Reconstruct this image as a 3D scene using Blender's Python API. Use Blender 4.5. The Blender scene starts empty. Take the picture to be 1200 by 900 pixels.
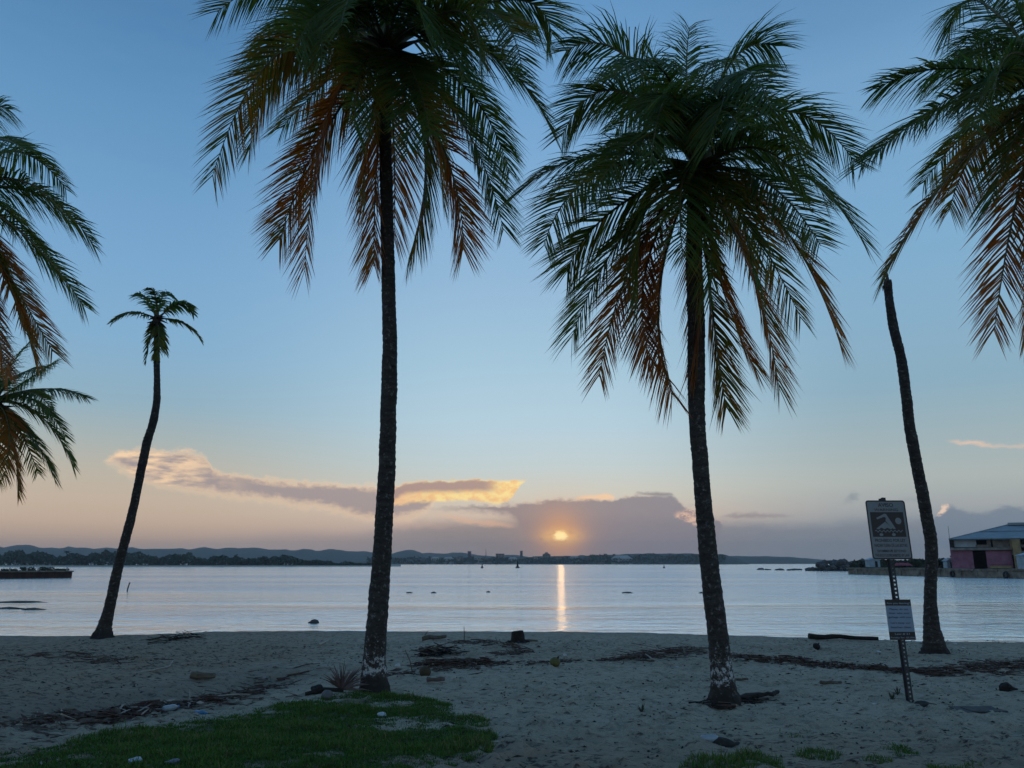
import bpy, math, random
import numpy as np
from mathutils import Vector, Matrix

random.seed(7)
rng = np.random.default_rng(7)
S = bpy.context.scene
COL = S.collection
R = math.radians

# ------------------------------------------------------------------ camera
FPX = 906.6                       # focal length in pixels of a 1200 px wide frame
PITCH = math.atan(210.0 / FPX)    # the horizon lies 210 px under the frame's middle
EYE = 1.65
cam_d = bpy.data.cameras.new('camera')
cam = bpy.data.objects.new('camera', cam_d)
COL.objects.link(cam)
cam.location = (0, 0, EYE)
cam.rotation_euler = (math.pi / 2 + PITCH, 0, 0)
cam_d.sensor_width = 36
cam_d.lens = 36 * FPX / 1200
cam_d.clip_start = 0.1
cam_d.clip_end = 20000
S.camera = cam

CP, SP = math.cos(PITCH), math.sin(PITCH)
def ray(px, py):
    a, b = px - 600.0, 450.0 - py
    return Vector((a, FPX * CP - b * SP, FPX * SP + b * CP))
def at(px, py, Y):
    d = ray(px, py)
    t = Y / d.y
    return Vector((d.x * t, Y, EYE + d.z * t))
def on_plane(px, py, z):
    d = ray(px, py)
    t = (z - EYE) / d.z
    return Vector((d.x * t, d.y * t, z))
def azel(px, py):
    d = ray(px, py).normalized()
    return math.degrees(math.atan2(d.x, d.y)), math.degrees(math.asin(d.z))
def lin(c):
    c = c / 255.0
    return c / 12.92 if c <= 0.04045 else ((c + 0.055) / 1.055) ** 2.4
def srgb(r, g, b, k=1.0):
    return (lin(r) * k, lin(g) * k, lin(b) * k, 1)

# ------------------------------------------------------------------ world
SUN_PX = (657, 629)
sun_az, sun_el = azel(*SUN_PX)
W = bpy.data.worlds.new('World')
S.world = W
W.use_nodes = True
nt = W.node_tree
for n in list(nt.nodes):
    nt.nodes.remove(n)
def nd(t, **k):
    n = nt.nodes.new(t)
    for a, b in k.items():
        setattr(n, a, b)
    return n
def put(sock, v):
    if hasattr(v, 'is_linked'):
        nt.links.new(v, sock)
    else:
        sock.default_value = v
def M(op, a, b=None, c=None, clamp=False):
    n = nd('ShaderNodeMath', operation=op, use_clamp=clamp)
    put(n.inputs[0], a)
    if b is not None: put(n.inputs[1], b)
    if c is not None: put(n.inputs[2], c)
    return n.outputs[0]
def smooth(x, lo, hi, a=0.0, b=1.0):
    n = nd('ShaderNodeMapRange', interpolation_type='SMOOTHSTEP')
    put(n.inputs[0], x)
    n.inputs[1].default_value = lo; n.inputs[2].default_value = hi
    n.inputs[3].default_value = a; n.inputs[4].default_value = b
    return n.outputs[0]
def mix(f, a, b, blend='MIX'):
    n = nd('ShaderNodeMix', data_type='RGBA', blend_type=blend)
    put(n.inputs[0], f); put(n.inputs[6], a); put(n.inputs[7], b)
    return n.outputs[2]
def ramp(x, stops):
    n = nd('ShaderNodeValToRGB')
    put(n.inputs[0], x)
    e = n.color_ramp.elements
    stops = sorted(stops, key=lambda s: s[0])
    while len(e) < len(stops):
        e.new(0.5)
    for el, (p, c) in zip(e, stops):
        el.position = p; el.color = c
    return n.outputs[0]
tc = nd('ShaderNodeTexCoord')
sep = nd('ShaderNodeSeparateXYZ')
nt.links.new(tc.outputs['Generated'], sep.inputs[0])
DX, DY, DZ = sep.outputs
U = M('MULTIPLY', M('ARCTAN2', DX, DY), 180 / math.pi)
V = M('MULTIPLY', M('ARCSINE', DZ), 180 / math.pi)
def sky_noise(su, sv, scale, detail=6, rough=0.6, off=0.0):
    cx = nd('ShaderNodeCombineXYZ')
    put(cx.inputs[0], M('MULTIPLY', U, su)); put(cx.inputs[1], M('MULTIPLY', V, sv)); cx.inputs[2].default_value = off
    n = nd('ShaderNodeTexNoise')
    n.inputs['Scale'].default_value = scale; n.inputs['Detail'].default_value = detail; n.inputs['Roughness'].default_value = rough
    nt.links.new(cx.outputs[0], n.inputs['Vector'])
    return M('SUBTRACT', n.outputs['Fac'], 0.5)
UR = 45.0
VR = 18.0
UN = M('DIVIDE', M('ADD', U, UR), 2 * UR)
def curve(pts):
    n = nd('ShaderNodeFloatCurve')
    c = n.mapping.curves[0]
    q = []
    for p in pts:
        u, v = azel(*p)
        q.append(((u + UR) / (2 * UR), max(0.0, v / VR)))
    q.sort()
    while len(c.points) < len(q):
        c.points.new(0.5, 0.5)
    for p, (x, y) in zip(c.points, q):
        p.location = (x, y); p.handle_type = 'AUTO_CLAMPED'
    n.mapping.update()
    put(n.inputs['Value'], UN)
    return M('MULTIPLY', n.outputs[0], VR)

def vstops(col_px, items):
    out = []
    for py, c in items:
        v = azel(col_px, py)[1] if py > -900 else 90.0
        out.append((min(1.0, max(0.0, (v + 2) / 92.0)), srgb(*c)))
    return out
VN = M('DIVIDE', M('ADD', V, 2.0), 92.0)
mid = ramp(VN, vstops(600, [(-999, (70, 112, 158)), (-260, (82, 130, 178)), (0, (94, 144, 192)), (120, (108, 158, 204)), (240, (128, 172, 212)), (340, (144, 183, 216)), (430, (160, 197, 220)),
      (500, (175, 206, 224)), (545, (188, 208, 214)), (580, (206, 207, 196)), (605, (214, 196, 178)), (628, (196, 174, 164)), (648, (166, 150, 152)), (662, (142, 134, 142))]))
lef = ramp(VN, vstops(140, [(-999, (66, 106, 150)), (-260, (70, 116, 164)), (0, (76, 126, 174)), (120, (92, 144, 190)), (300, (117, 164, 206)), (400, (128, 172, 206)), (470, (142, 175, 194)),
      (515, (168, 180, 180)), (555, (192, 184, 168)), (588, (204, 184, 162)), (612, (206, 180, 156)), (632, (192, 166, 146)), (648, (168, 150, 142)), (662, (140, 136, 144))]))
rig = ramp(VN, vstops(1080, [(-999, (66, 106, 150)), (-260, (74, 120, 168)), (0, (96, 144, 188)), (60, (110, 156, 198)), (250, (120, 168, 206)), (360, (130, 172, 202)), (450, (136, 172, 193)),
      (510, (156, 178, 186)), (560, (174, 184, 182)), (592, (166, 172, 174)), (622, (138, 150, 160)), (645, (120, 134, 148)), (662, (112, 124, 140))]))
base = mix(smooth(U, -26, -2), lef, mid)
base = mix(smooth(U, 6, 26), base, rig)

n1 = sky_noise(1.0, 2.2, 0.55)
n2 = sky_noise(1.0, 1.6, 1.6, 7, 0.65, 3.0)
n3 = sky_noise(1.0, 4.0, 0.28, 5, 0.55, 8.0)
# broad unevenness of the clear air
base = mix(M('MULTIPLY', M('ADD', n3, 0.5), 0.05), base, srgb(170, 185, 205))

n5 = sky_noise(0.7, 2.6, 0.85, 4, 0.5, 21.0)
def layer(top, bot, a1, a2, st, sb):
    """mask, distance under the top edge, distance over the bottom edge (degrees)"""
    w = M('ADD', V, M('ADD', M('MULTIPLY', n1, a1), M('MULTIPLY', n2, a2)))
    dt = M('SUBTRACT', curve(top), w)
    db = M('SUBTRACT', w, curve(bot)) if bot else None
    m = smooth(dt, 0, st)
    if bot:
        m = M('MULTIPLY', m, smooth(db, 0, sb))
    return m, dt, db

sky = base
# the low mauve bank along the horizon
m, dt, db = layer([(-200, 640), (0, 641), (130, 636), (215, 629), (260, 624), (310, 619), (345, 616), (400, 618), (440, 613), (480, 607), (520, 604), (560, 603), (620, 600), (700, 598), (800, 600), (860, 603), (960, 606), (1020, 600), (1100, 600), (1200, 608), (1400, 612)],
                  None, 0.5, 0.35, 1.1, 0)
lowcol = mix(smooth(U, -22, 0), srgb(172, 158, 152), srgb(128, 128, 133))
lowcol = mix(smooth(U, 6, 20), lowcol, srgb(118, 132, 146))
lowcol = mix(M('MULTIPLY', M('ADD', n2, 0.5), 0.25), lowcol, srgb(176, 164, 160))
sky = mix(M('MULTIPLY', m, smooth(U, -14, -4, 0.62, 0.93)), sky, lowcol)

# long streak on the left, peach rims and a mauve heart
m, dt, db = layer([(112, 548), (130, 530), (165, 523), (215, 525), (240, 530), (252, 547), (300, 556), (350, 560), (400, 563), (447, 566), (490, 565), (520, 580)],
                  [(112, 542), (150, 562), (180, 574), (230, 584), (300, 593), (350, 599), (400, 607), (440, 616), (490, 612), (520, 560)], 0.8, 1.0, 0.5, 1.0)
rim = M('MAXIMUM', M('SUBTRACT', 1.0, smooth(dt, 0.05, 0.75)), M('SUBTRACT', 1.0, smooth(db, 0.2, 1.1)))
rim = M('MAXIMUM', rim, M('MULTIPLY', M('SUBTRACT', 1.0, smooth(U, -24, -18)), smooth(n5, -0.16, 0.16)))
c = mix(rim, srgb(160, 148, 150), srgb(252, 216, 176))
sky = mix(M('MULTIPLY', m, 0.9), sky, c)

# golden anvil
m, dt, db = layer([(440, 596), (462, 572), (480, 563), (540, 561), (590, 561), (616, 561), (626, 575)],
                  [(440, 585), (462, 594), (480, 592), (540, 589), (590, 592), (601, 585), (610, 570), (626, 560)], 0.35, 0.45, 0.25, 0.3)
body = M('MULTIPLY', M('SUBTRACT', 1.0, smooth(dt, 0.65, 1.15)), smooth(dt, 0.06, 0.3))
body = M('MULTIPLY', body, M('SUBTRACT', 1.0, smooth(U, -2.2, -0.6)))
gold = mix(smooth(n2, -0.16, 0.12), srgb(244, 196, 132), srgb(255, 230, 158))
gold = mix(smooth(U, -9.5, -5), srgb(240, 194, 152), gold)
c = mix(body, gold, srgb(170, 146, 140))
sky = mix(M('MULTIPLY', m, 0.97), sky, c)

# main bank with the sun in it
m, dt, db = layer([(440, 612), (475, 596), (520, 592), (570, 590), (610, 588), (640, 583), (675, 582), (720, 582), (742, 577), (785, 579), (800, 588), (815, 600), (835, 603), (850, 612), (880, 640)],
                  [(440, 604), (480, 599), (530, 602), (570, 606), (598, 611), (612, 626), (632, 655), (660, 668), (790, 668), (830, 660), (850, 610), (880, 600)], 0.5, 0.8, 0.4, 0.7)
c = mix(smooth(U, 0, 9), srgb(132, 128, 136), srgb(124, 128, 142))
c = mix(M('MULTIPLY', M('ADD', n2, 0.5), 0.25), c, srgb(160, 146, 146))
rimt = M('MULTIPLY', M('SUBTRACT', 1.0, smooth(dt, 0.05, 0.35)), smooth(n1, -0.05, 0.12))
c = mix(M('MULTIPLY', rimt, 0.8), c, srgb(238, 196, 164))
sky = mix(M('MULTIPLY', m, 0.92), sky, c)

# peach gap below the anvil and pink rims on the right end of the bank
def streak(top, bot, colr, a, soft=0.4, a1=0.4, a2=0.5):
    global sky
    m, dt, db = layer(top, bot, a1, a2, soft, soft)
    sky = mix(M('MULTIPLY', m, a), sky, colr)
streak([(485, 606), (510, 600), (560, 606), (598, 611), (612, 618)], [(485, 600), (510, 606), (560, 618), (598, 621), (612, 612)], srgb(232, 188, 156), 0.85, 0.5)
streak([(440, 640), (470, 606), (520, 610), (560, 622), (590, 640)], [(440, 606), (470, 622), (520, 624), (560, 626), (590, 610)], srgb(206, 172, 156), 0.5, 0.7)
streak([(660, 590), (680, 580), (712, 577), (728, 588)], [(660, 580), (680, 588), (712, 588), (728, 579)], srgb(246, 208, 170), 0.9, 0.3, 0.2, 0.4)
streak([(735, 590), (748, 575), (785, 576), (798, 588)], [(735, 576), (748, 580), (785, 583), (798, 578)], srgb(122, 124, 136), 0.85, 0.25, 0.2, 0.3)
streak([(782, 615), (795, 596), (815, 592), (832, 604), (845, 616)], [(782, 596), (795, 612), (815, 618), (832, 612), (845, 600)], mix(smooth(n2, -0.1, 0.1), srgb(150, 134, 140), srgb(244, 204, 176)), 0.8, 0.5, 0.5, 1.2)
streak([(830, 610), (845, 602), (870, 599), (925, 602), (950, 612)], [(830, 602), (845, 607), (870, 609), (925, 608), (950, 602)], srgb(140, 134, 142), 0.7, 0.3)
# right-hand wisps and puffs
streak([(1098, 522), (1115, 514), (1140, 514), (1165, 518), (1200, 519), (1260, 516)], [(1098, 514), (1115, 521), (1140, 524), (1165, 526), (1200, 527), (1260, 526)], srgb(240, 202, 176), 0.85, 0.35, 0.25, 0.5)
streak([(976, 600), (990, 582), (1006, 573), (1014, 584)], [(976, 590), (990, 594), (1006, 588), (1014, 574)], srgb(116, 132, 147), 0.75, 0.7, 0.5, 1.3)
streak([(1044, 590), (1055, 580), (1075, 580), (1085, 590)], [(1044, 580), (1055, 588), (1075, 590), (1085, 580)], srgb(124, 140, 154), 0.7, 0.5)
streak([(1085, 640), (1098, 596), (1110, 588), (1122, 592), (1150, 598), (1180, 590), (1198, 590), (1215, 605), (1300, 606)], [(1085, 600), (1098, 640), (1110, 650), (1122, 650), (1150, 650), (1180, 640), (1198, 620), (1215, 610), (1300, 640)], srgb(120, 134, 150), 0.92, 0.45, 0.8, 0.8)
streak([(1088, 612), (1098, 599), (1105, 590), (1112, 590), (1120, 600)], [(1088, 600), (1098, 606), (1105, 604), (1112, 598), (1120, 590)], srgb(244, 216, 194), 0.95, 0.3, 0.5, 1.0)

# the sun seen through a gap, and the glow round it
du = M('SUBTRACT', U, sun_az); dv = M('SUBTRACT', V, sun_el)
r2 = M('ADD', M('MULTIPLY', du, du), M('MULTIPLY', dv, dv))
r2w = M('ADD', M('MULTIPLY', M('MULTIPLY', du, du), 0.22), M('MULTIPLY', dv, M('MULTIPLY', dv, 1.6)))
def gauss(x, s): return M('EXPONENT', M('MULTIPLY', x, -1.0 / s))
g1 = M('MULTIPLY', gauss(r2, 6.5), 0.26)
g2 = M('MULTIPLY', gauss(r2, 2.0), 0.72)
g3 = M('MULTIPLY', M('MULTIPLY', gauss(r2w, 0.42), smooth(n2, -0.3, 0.06)), 1.0)
sky = mix(g1, sky, srgb(226, 160, 116))
sky = mix(g2, sky, srgb(240, 170, 92))
sky = mix(M('MULTIPLY', g3, 0.95), sky, (1.02, 0.60, 0.20, 1))
n4 = sky_noise(1.0, 2.6, 3.4, 4, 0.6, 12.0)
disc = M('SUBTRACT', 1.0, smooth(M('ADD', M('SQRT', M('ADD', M('MULTIPLY', du, M('MULTIPLY', du, 0.8)), M('MULTIPLY', dv, M('MULTIPLY', dv, 1.15)))), M('MULTIPLY', n4, 0.55)), 0.20, 0.60))
disc = M('MULTIPLY', disc, smooth(M('ADD', dv, M('MULTIPLY', n4, 0.6)), -0.36, -0.06))
sky = mix(disc, sky, (1.5, 1.15, 0.5, 1))

# away from the sunset the sky is darker; below the horizon too
fw = smooth(M('COSINE', M('MULTIPLY', U, math.pi / 180)), -0.7, 0.75, 0.95, 1.0)
sky = mix(1.0, sky, fw, 'MULTIPLY')
nish = nd('ShaderNodeTexSky', sky_type='NISHITA', sun_disc=False, sun_elevation=R(sun_el), sun_rotation=R(sun_az))
nish.dust_density = 2.0
bg = nd('ShaderNodeBackground')
SKY_STRENGTH = 0.1
bg.inputs[1].default_value = SKY_STRENGTH
scaled = mix(1.0, sky, (11.1, 10.9, 10.6, 1), 'MULTIPLY')
put(bg.inputs[0], mix(0.03, scaled, nish.outputs[0]))
wo = nd('ShaderNodeOutputWorld')
nt.links.new(bg.outputs[0], wo.inputs[0])

# ------------------------------------------------------------------ sun
sl = bpy.data.lights.new('sun', 'SUN')
sl.energy = 0.0015
sl.angle = R(0.5)
sl.color = (1.0, 0.56, 0.22)
sun = bpy.data.objects.new('sun', sl)
COL.objects.link(sun)
sun_dir = ray(*SUN_PX).normalized()
sun.rotation_euler = sun_dir.to_track_quat('Z', 'Y').to_euler()
sun.location = (0, 0, 40)

S.view_settings.view_transform = 'Standard'
S.view_settings.look = 'None'
S.view_settings.exposure = 0.0
S.view_settings.gamma = 1.0
S.view_settings.use_curve_mapping = False
S.render.engine = 'CYCLES'
S.cycles.use_denoising = True
S.cycles.max_bounces = 6
S.cycles.transparent_max_bounces = 8
S.cycles.volume_bounces = 0
S.cycles.sample_clamp_indirect = 3.0
S.cycles.caustics_reflective = False
S.cycles.caustics_refractive = False

# ------------------------------------------------------------------ materials
def new_mat(name):
    m = bpy.data.materials.new(name)
    m.use_nodes = True
    t = m.node_tree
    for n in list(t.nodes):
        t.nodes.remove(n)
    o = t.nodes.new('ShaderNodeOutputMaterial')
    p = t.nodes.new('ShaderNodeBsdfPrincipled')
    t.links.new(p.outputs[0], o.inputs[0])
    return m, t, p, o
def tnode(t, ty, **k):
    n = t.nodes.new(ty)
    for a, b in k.items():
        setattr(n, a, b)
    return n
def tramp(t, src, stops):
    n = t.nodes.new('ShaderNodeValToRGB')
    t.links.new(src, n.inputs[0])
    e = n.color_ramp.elements
    while len(e) < len(stops):
        e.new(0.5)
    for el, (p, c) in zip(e, stops):
        el.position = p
        el.color = (c[0], c[1], c[2], 1) if hasattr(c, '__len__') else (c, c, c, 1)
    return n.outputs[0]
def tnoise(t, vec, scale, detail=5, rough=0.6, ty='ShaderNodeTexNoise'):
    n = t.nodes.new(ty)
    n.inputs['Scale'].default_value = scale
    if 'Detail' in n.inputs: n.inputs['Detail'].default_value = detail
    if 'Roughness' in n.inputs: n.inputs['Roughness'].default_value = rough
    if vec is not None: t.links.new(vec, n.inputs['Vector'])
    return n
def tmix(t, f, a, b, blend='MIX'):
    n = t.nodes.new('ShaderNodeMix'); n.data_type = 'RGBA'; n.blend_type = blend
    for i, v in ((0, f), (6, a), (7, b)):
        if hasattr(v, 'is_linked'): t.links.new(v, n.inputs[i])
        else: n.inputs[i].default_value = v if i == 0 else (v[0], v[1], v[2], 1)
    return n.outputs[2]
def tmath(t, op, a, b=0.0, clamp=False):
    n = t.nodes.new('ShaderNodeMath'); n.operation = op; n.use_clamp = clamp
    for i, v in ((0, a), (1, b)):
        if hasattr(v, 'is_linked'): t.links.new(v, n.inputs[i])
        else: n.inputs[i].default_value = v
    return n.outputs[0]
def tbump(t, p, h, strength, dist):
    b = t.nodes.new('ShaderNodeBump')
    b.inputs['Strength'].default_value = strength; b.inputs['Distance'].default_value = dist
    t.links.new(h, b.inputs['Height'])
    t.links.new(b.outputs[0], p.inputs['Normal'])
    return b
def simple(name, c1, c2=None, scale=6.0, rough=0.8, bump=0.0, metal=0.0, detail=6):
    m, t, p, o = new_mat(name)
    tx = t.nodes.new('ShaderNodeTexCoord')
    c2 = c2 or tuple(x * 0.7 for x in c1)
    n = tnoise(t, tx.outputs['Object'], scale, detail, 0.65)
    t.links.new(tramp(t, n.outputs['Fac'], [(0.3, c2), (0.7, c1)]), p.inputs['Base Color'])
    p.inputs['Roughness'].default_value = rough
    p.inputs['Metallic'].default_value = metal
    if bump:
        tbump(t, p, n.outputs['Fac'], bump, 0.05)
    return m

def mat_sand():
    m, t, p, o = new_mat('sand')
    tx = t.nodes.new('ShaderNodeTexCoord'); v = tx.outputs['Object']
    a = tnoise(t, v, 0.55, 6, 0.6).outputs['Fac']
    b = tnoise(t, v, 5.0, 8, 0.7).outputs['Fac']
    c = tnoise(t, v, 90.0, 4, 0.7).outputs['Fac']
    col = tramp(t, a, [(0.3, (0.48, 0.405, 0.300)), (0.7, (0.61, 0.52, 0.395))])
    col = tmix(t, tramp(t, b, [(0.34, 0.6), (0.50, 0.0)]), col, (0.15, 0.13, 0.105))
    col = tmix(t, tramp(t, c, [(0.38, 0.4), (0.56, 0.0)]), col, (0.07, 0.062, 0.052))
    # darker, browner trodden sand with leaf dust nearer the grass and along the left
    d1 = tnoise(t, v, 0.9, 7, 0.72).outputs['Fac']
    mps = t.nodes.new('ShaderNodeMapping'); mps.inputs['Scale'].default_value = (0.55, 1.0, 1.0); t.links.new(v, mps.inputs['Vector'])
    d2 = tnoise(t, mps.outputs[0], 16.0, 6, 0.72).outputs['Fac']
    so = t.nodes.new('ShaderNodeAttribute'); so.attribute_name = 'soil'
    f1 = tmath(t, 'ADD', so.outputs['Fac'], tmath(t, 'MULTIPLY', tmath(t, 'SUBTRACT', d1, 0.5), 1.5), True)
    col = tmix(t, tmath(t, 'MULTIPLY', f1, 0.75), col, (0.33, 0.232, 0.152))
    thr = tmath(t, 'SUBTRACT', d2, tmath(t, 'MULTIPLY', f1, 0.05))
    col = tmix(t, tramp(t, thr, [(0.36, 0.9), (0.44, 0.0)]), col, (0.05, 0.038, 0.032))  # dark speckles painted for the shade in dents and debris lying there
    tu = t.nodes.new('ShaderNodeAttribute'); tu.attribute_name = 'turf'
    col = tmix(t, tmath(t, 'MULTIPLY', tmath(t, 'ADD', tu.outputs['Fac'], tmath(t, 'MULTIPLY', tmath(t, 'SUBTRACT', d2, 0.62), 0.9), True), 0.9), col, (0.075, 0.090, 0.036))
    # damp band next to the water, and the darkened sand along the gully
    at_ = t.nodes.new('ShaderNodeAttribute'); at_.attribute_name = 'wet_dark'
    wet_dark = tmath(t, 'ADD', at_.outputs['Fac'], tmath(t, 'MULTIPLY', tmath(t, 'SUBTRACT', a, 0.5), 0.6), True)
    col = tmix(t, tmath(t, 'MULTIPLY', wet_dark, 0.45), col, (0.20, 0.175, 0.145))
    t.links.new(col, p.inputs['Base Color'])
    p.inputs['Roughness'].default_value = 0.92
    h = tmath(t, 'ADD', tmath(t, 'MULTIPLY', b, 1.0), tmath(t, 'ADD', tmath(t, 'MULTIPLY', c, 0.22), tmath(t, 'MULTIPLY', d2, 0.7)))
    tbump(t, p, h, 1.0, 0.07)
    return m
def mat_water():
    m, t, p, o = new_mat('water')
    tx = t.nodes.new('ShaderNodeTexCoord')
    mp = t.nodes.new('ShaderNodeMapping'); mp.inputs['Scale'].default_value = (0.42, 1.0, 1.0)
    t.links.new(tx.outputs['Object'], mp.inputs['Vector'])
    v = mp.outputs[0]
    mp2 = t.nodes.new('ShaderNodeMapping'); mp2.inputs['Scale'].default_value = (0.16, 1.0, 1.0)
    t.links.new(tx.outputs['Object'], mp2.inputs['Vector'])
    big = tnoise(t, mp2.outputs[0], 0.045, 4, 0.55).outputs['Fac']          # lanes of ruffled and calm water
    w1 = tnoise(t, v, 0.8, 3, 0.5).outputs['Fac']
    w2 = tnoise(t, v, 3.2, 4, 0.55).outputs['Fac']
    w3 = tnoise(t, v, 11.0, 3, 0.6).outputs['Fac']
    w4 = tnoise(t, tx.outputs['Object'], 1.1, 2, 0.5).outputs['Fac']
    w0 = tnoise(t, v, 0.22, 3, 0.5).outputs['Fac']
    ruf = tramp(t, big, [(0.40, 0.30), (0.62, 1.0)])
    sp = t.nodes.new('ShaderNodeSeparateXYZ'); t.links.new(tx.outputs['Object'], sp.inputs[0])
    mr = t.nodes.new('ShaderNodeMapRange'); t.links.new(sp.outputs[1], mr.inputs[0])
    mr.inputs[1].default_value = 24; mr.inputs[2].default_value = 110; mr.inputs[3].default_value = 0.40; mr.inputs[4].default_value = 1.5
    amp = tmath(t, 'MULTIPLY', ruf, mr.outputs[0])
    h = tmath(t, 'ADD', tmath(t, 'MULTIPLY', w1, 0.30), tmath(t, 'ADD', tmath(t, 'MULTIPLY', w2, 0.12), tmath(t, 'MULTIPLY', w3, 0.025)))
    h = tmath(t, 'ADD', tmath(t, 'ADD', h, tmath(t, 'MULTIPLY', w4, 0.20)), tmath(t, 'MULTIPLY', w0, 0.40))
    h = tmath(t, 'MULTIPLY', h, amp)
    p.inputs['Base Color'].default_value = (0.95, 0.98, 1.0, 1)
    p.inputs['Metallic'].default_value = 0.9
    p.inputs['Roughness'].default_value = 0.11
    p.inputs['IOR'].default_value = 1.333
    tbump(t, p, h, 1.0, 1.0)
    return m
def mat_leaf():
    m, t, p, o = new_mat('palm_leaf')
    a = t.nodes.new('ShaderNodeAttribute'); a.attribute_name = 'age'
    tx = t.nodes.new('ShaderNodeTexCoord')
    n = tnoise(t, tx.outputs['Object'], 2.5, 3).outputs['Fac']
    f = tmath(t, 'ADD', a.outputs['Fac'], tmath(t, 'MULTIPLY', tmath(t, 'SUBTRACT', n, 0.5), 0.35), True)
    col = tramp(t, f, [(0.0, (0.052, 0.115, 0.028)), (0.28, (0.095, 0.125, 0.020)), (0.48, (0.17, 0.125, 0.016)), (0.70, (0.33, 0.120, 0.020)), (1.0, (0.20, 0.095, 0.045))])
    t.links.new(col, p.inputs['Base Color'])
    p.inputs['Roughness'].default_value = 0.5; p.inputs['Specular IOR Level'].default_value = 0.3
    tr = t.nodes.new('ShaderNodeBsdfTranslucent'); t.links.new(tmix(t, 1.0, col, (2.2, 1.7, 0.9), 'MULTIPLY'), tr.inputs[0])
    ms = t.nodes.new('ShaderNodeMixShader'); ms.inputs[0].default_value = 0.45
    t.links.new(p.outputs[0], ms.inputs[1]); t.links.new(tr.outputs[0], ms.inputs[2]); t.links.new(ms.outputs[0], o.inputs[0])
    return m
def mat_bark(name, paint):
    m, t, p, o = new_mat(name)
    tx = t.nodes.new('ShaderNodeTexCoord'); v = tx.outputs['Object']
    mp = t.nodes.new('ShaderNodeMapping'); mp.inputs['Scale'].default_value = (1, 1, 2.6); t.links.new(v, mp.inputs['Vector'])
    a = tnoise(t, mp.outputs[0], 5.0, 6, 0.7).outputs['Fac']
    b = tnoise(t, v, 16.0, 5, 0.7).outputs['Fac']
    c = tnoise(t, v, 42.0, 5, 0.7).outputs['Fac']
    col = tramp(t, a, [(0.3, (0.022, 0.018, 0.016)), (0.7, (0.065, 0.056, 0.050))])
    col = tmix(t, tramp(t, b, [(0.56, 0.0), (0.64, 0.75)]), col, (0.19, 0.185, 0.175))     # lichen
    col = tmix(t, tramp(t, c, [(0.36, 0.8), (0.46, 0.0)]), col, (0.016, 0.013, 0.011))
    wvn = t.nodes.new('ShaderNodeTexWave'); wvn.wave_type = 'BANDS'; wvn.bands_direction = 'Z'; wvn.inputs['Scale'].default_value = 3.4; wvn.inputs['Distortion'].default_value = 9.0; wvn.inputs['Detail'].default_value = 4; wvn.inputs['Detail Scale'].default_value = 2.2; t.links.new(v, wvn.inputs['Vector'])
    col = tmix(t, tramp(t, wvn.outputs['Fac'], [(0.05, 0.45), (0.35, 0.0)]), col, (0.012, 0.010, 0.009))
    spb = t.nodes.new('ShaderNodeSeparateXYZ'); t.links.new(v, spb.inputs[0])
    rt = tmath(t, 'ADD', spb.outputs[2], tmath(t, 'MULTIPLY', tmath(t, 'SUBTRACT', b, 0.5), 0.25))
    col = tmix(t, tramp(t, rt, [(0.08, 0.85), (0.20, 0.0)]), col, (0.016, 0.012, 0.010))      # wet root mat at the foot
    if paint:
        sp = t.nodes.new('ShaderNodeSeparateXYZ'); t.links.new(v, sp.inputs[0])
        z = sp.outputs[2]
        d = tnoise(t, v, 15.0, 7, 0.8).outputs['Fac']
        g = t.nodes.new('ShaderNodeMapRange'); t.links.new(z, g.inputs[0])
        g.inputs[1].default_value = 0.16; g.inputs[2].default_value = 0.95; g.inputs[3].default_value = 0.05; g.inputs[4].default_value = -0.17
        low = t.nodes.new('ShaderNodeMapRange'); t.links.new(z, low.inputs[0])
        low.inputs[1].default_value = 0.04; low.inputs[2].default_value = 0.26; low.inputs[3].default_value = -0.42; low.inputs[4].default_value = 0.0
        f = tmath(t, 'ADD', tmath(t, 'ADD', d, g.outputs[0]), low.outputs[0])
        col = tmix(t, tramp(t, f, [(0.50, 0.0), (0.54, 0.9)]), col, (0.52, 0.53, 0.52))
    t.links.new(col, p.inputs['Base Color'])
    p.inputs['Roughness'].default_value = 0.9
    tbump(t, p, tmath(t, 'ADD', a, tmath(t, 'MULTIPLY', b, 0.5)), 0.8, 0.03)
    return m
def mat_grass():
    m, t, p, o = new_mat('grass_blade')
    a = t.nodes.new('ShaderNodeAttribute'); a.attribute_name = 'age'
    col = tramp(t, a.outputs['Fac'], [(0.0, (0.038, 0.105, 0.014)), (0.6, (0.085, 0.160, 0.028)), (1.0, (0.19, 0.16, 0.07))])
    t.links.new(col, p.inputs['Base Color']); p.inputs['Roughness'].default_value = 0.7; p.inputs['Specular IOR Level'].default_value = 0.15
    tr = t.nodes.new('ShaderNodeBsdfTranslucent'); t.links.new(col, tr.inputs[0])
    ms = t.nodes.new('ShaderNodeMixShader'); ms.inputs[0].default_value = 0.25
    t.links.new(p.outputs[0], ms.inputs[1]); t.links.new(tr.outputs[0], ms.inputs[2]); t.links.new(ms.outputs[0], o.inputs[0])
    return m
SAND = mat_sand(); WATER = mat_water(); LEAF = mat_leaf(); GRASS = mat_grass()
BARK = mat_bark('palm_bark', False); BARKP = mat_bark('palm_bark_whitewashed', True)
RACHIS = simple('rachis', (0.13, 0.12, 0.035), (0.06, 0.065, 0.02), 3, 0.55)
RACHIS_OLD = simple('rachis_old', (0.20, 0.11, 0.05), (0.10, 0.06, 0.03), 3, 0.7)
FIBRE = simple('crown_fibre', (0.07, 0.045, 0.028), (0.025, 0.018, 0.012), 14, 0.9, 0.6)
WOOD = simple('driftwood', (0.17, 0.135, 0.105), (0.055, 0.042, 0.034), 18, 0.9, 0.5)
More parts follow.
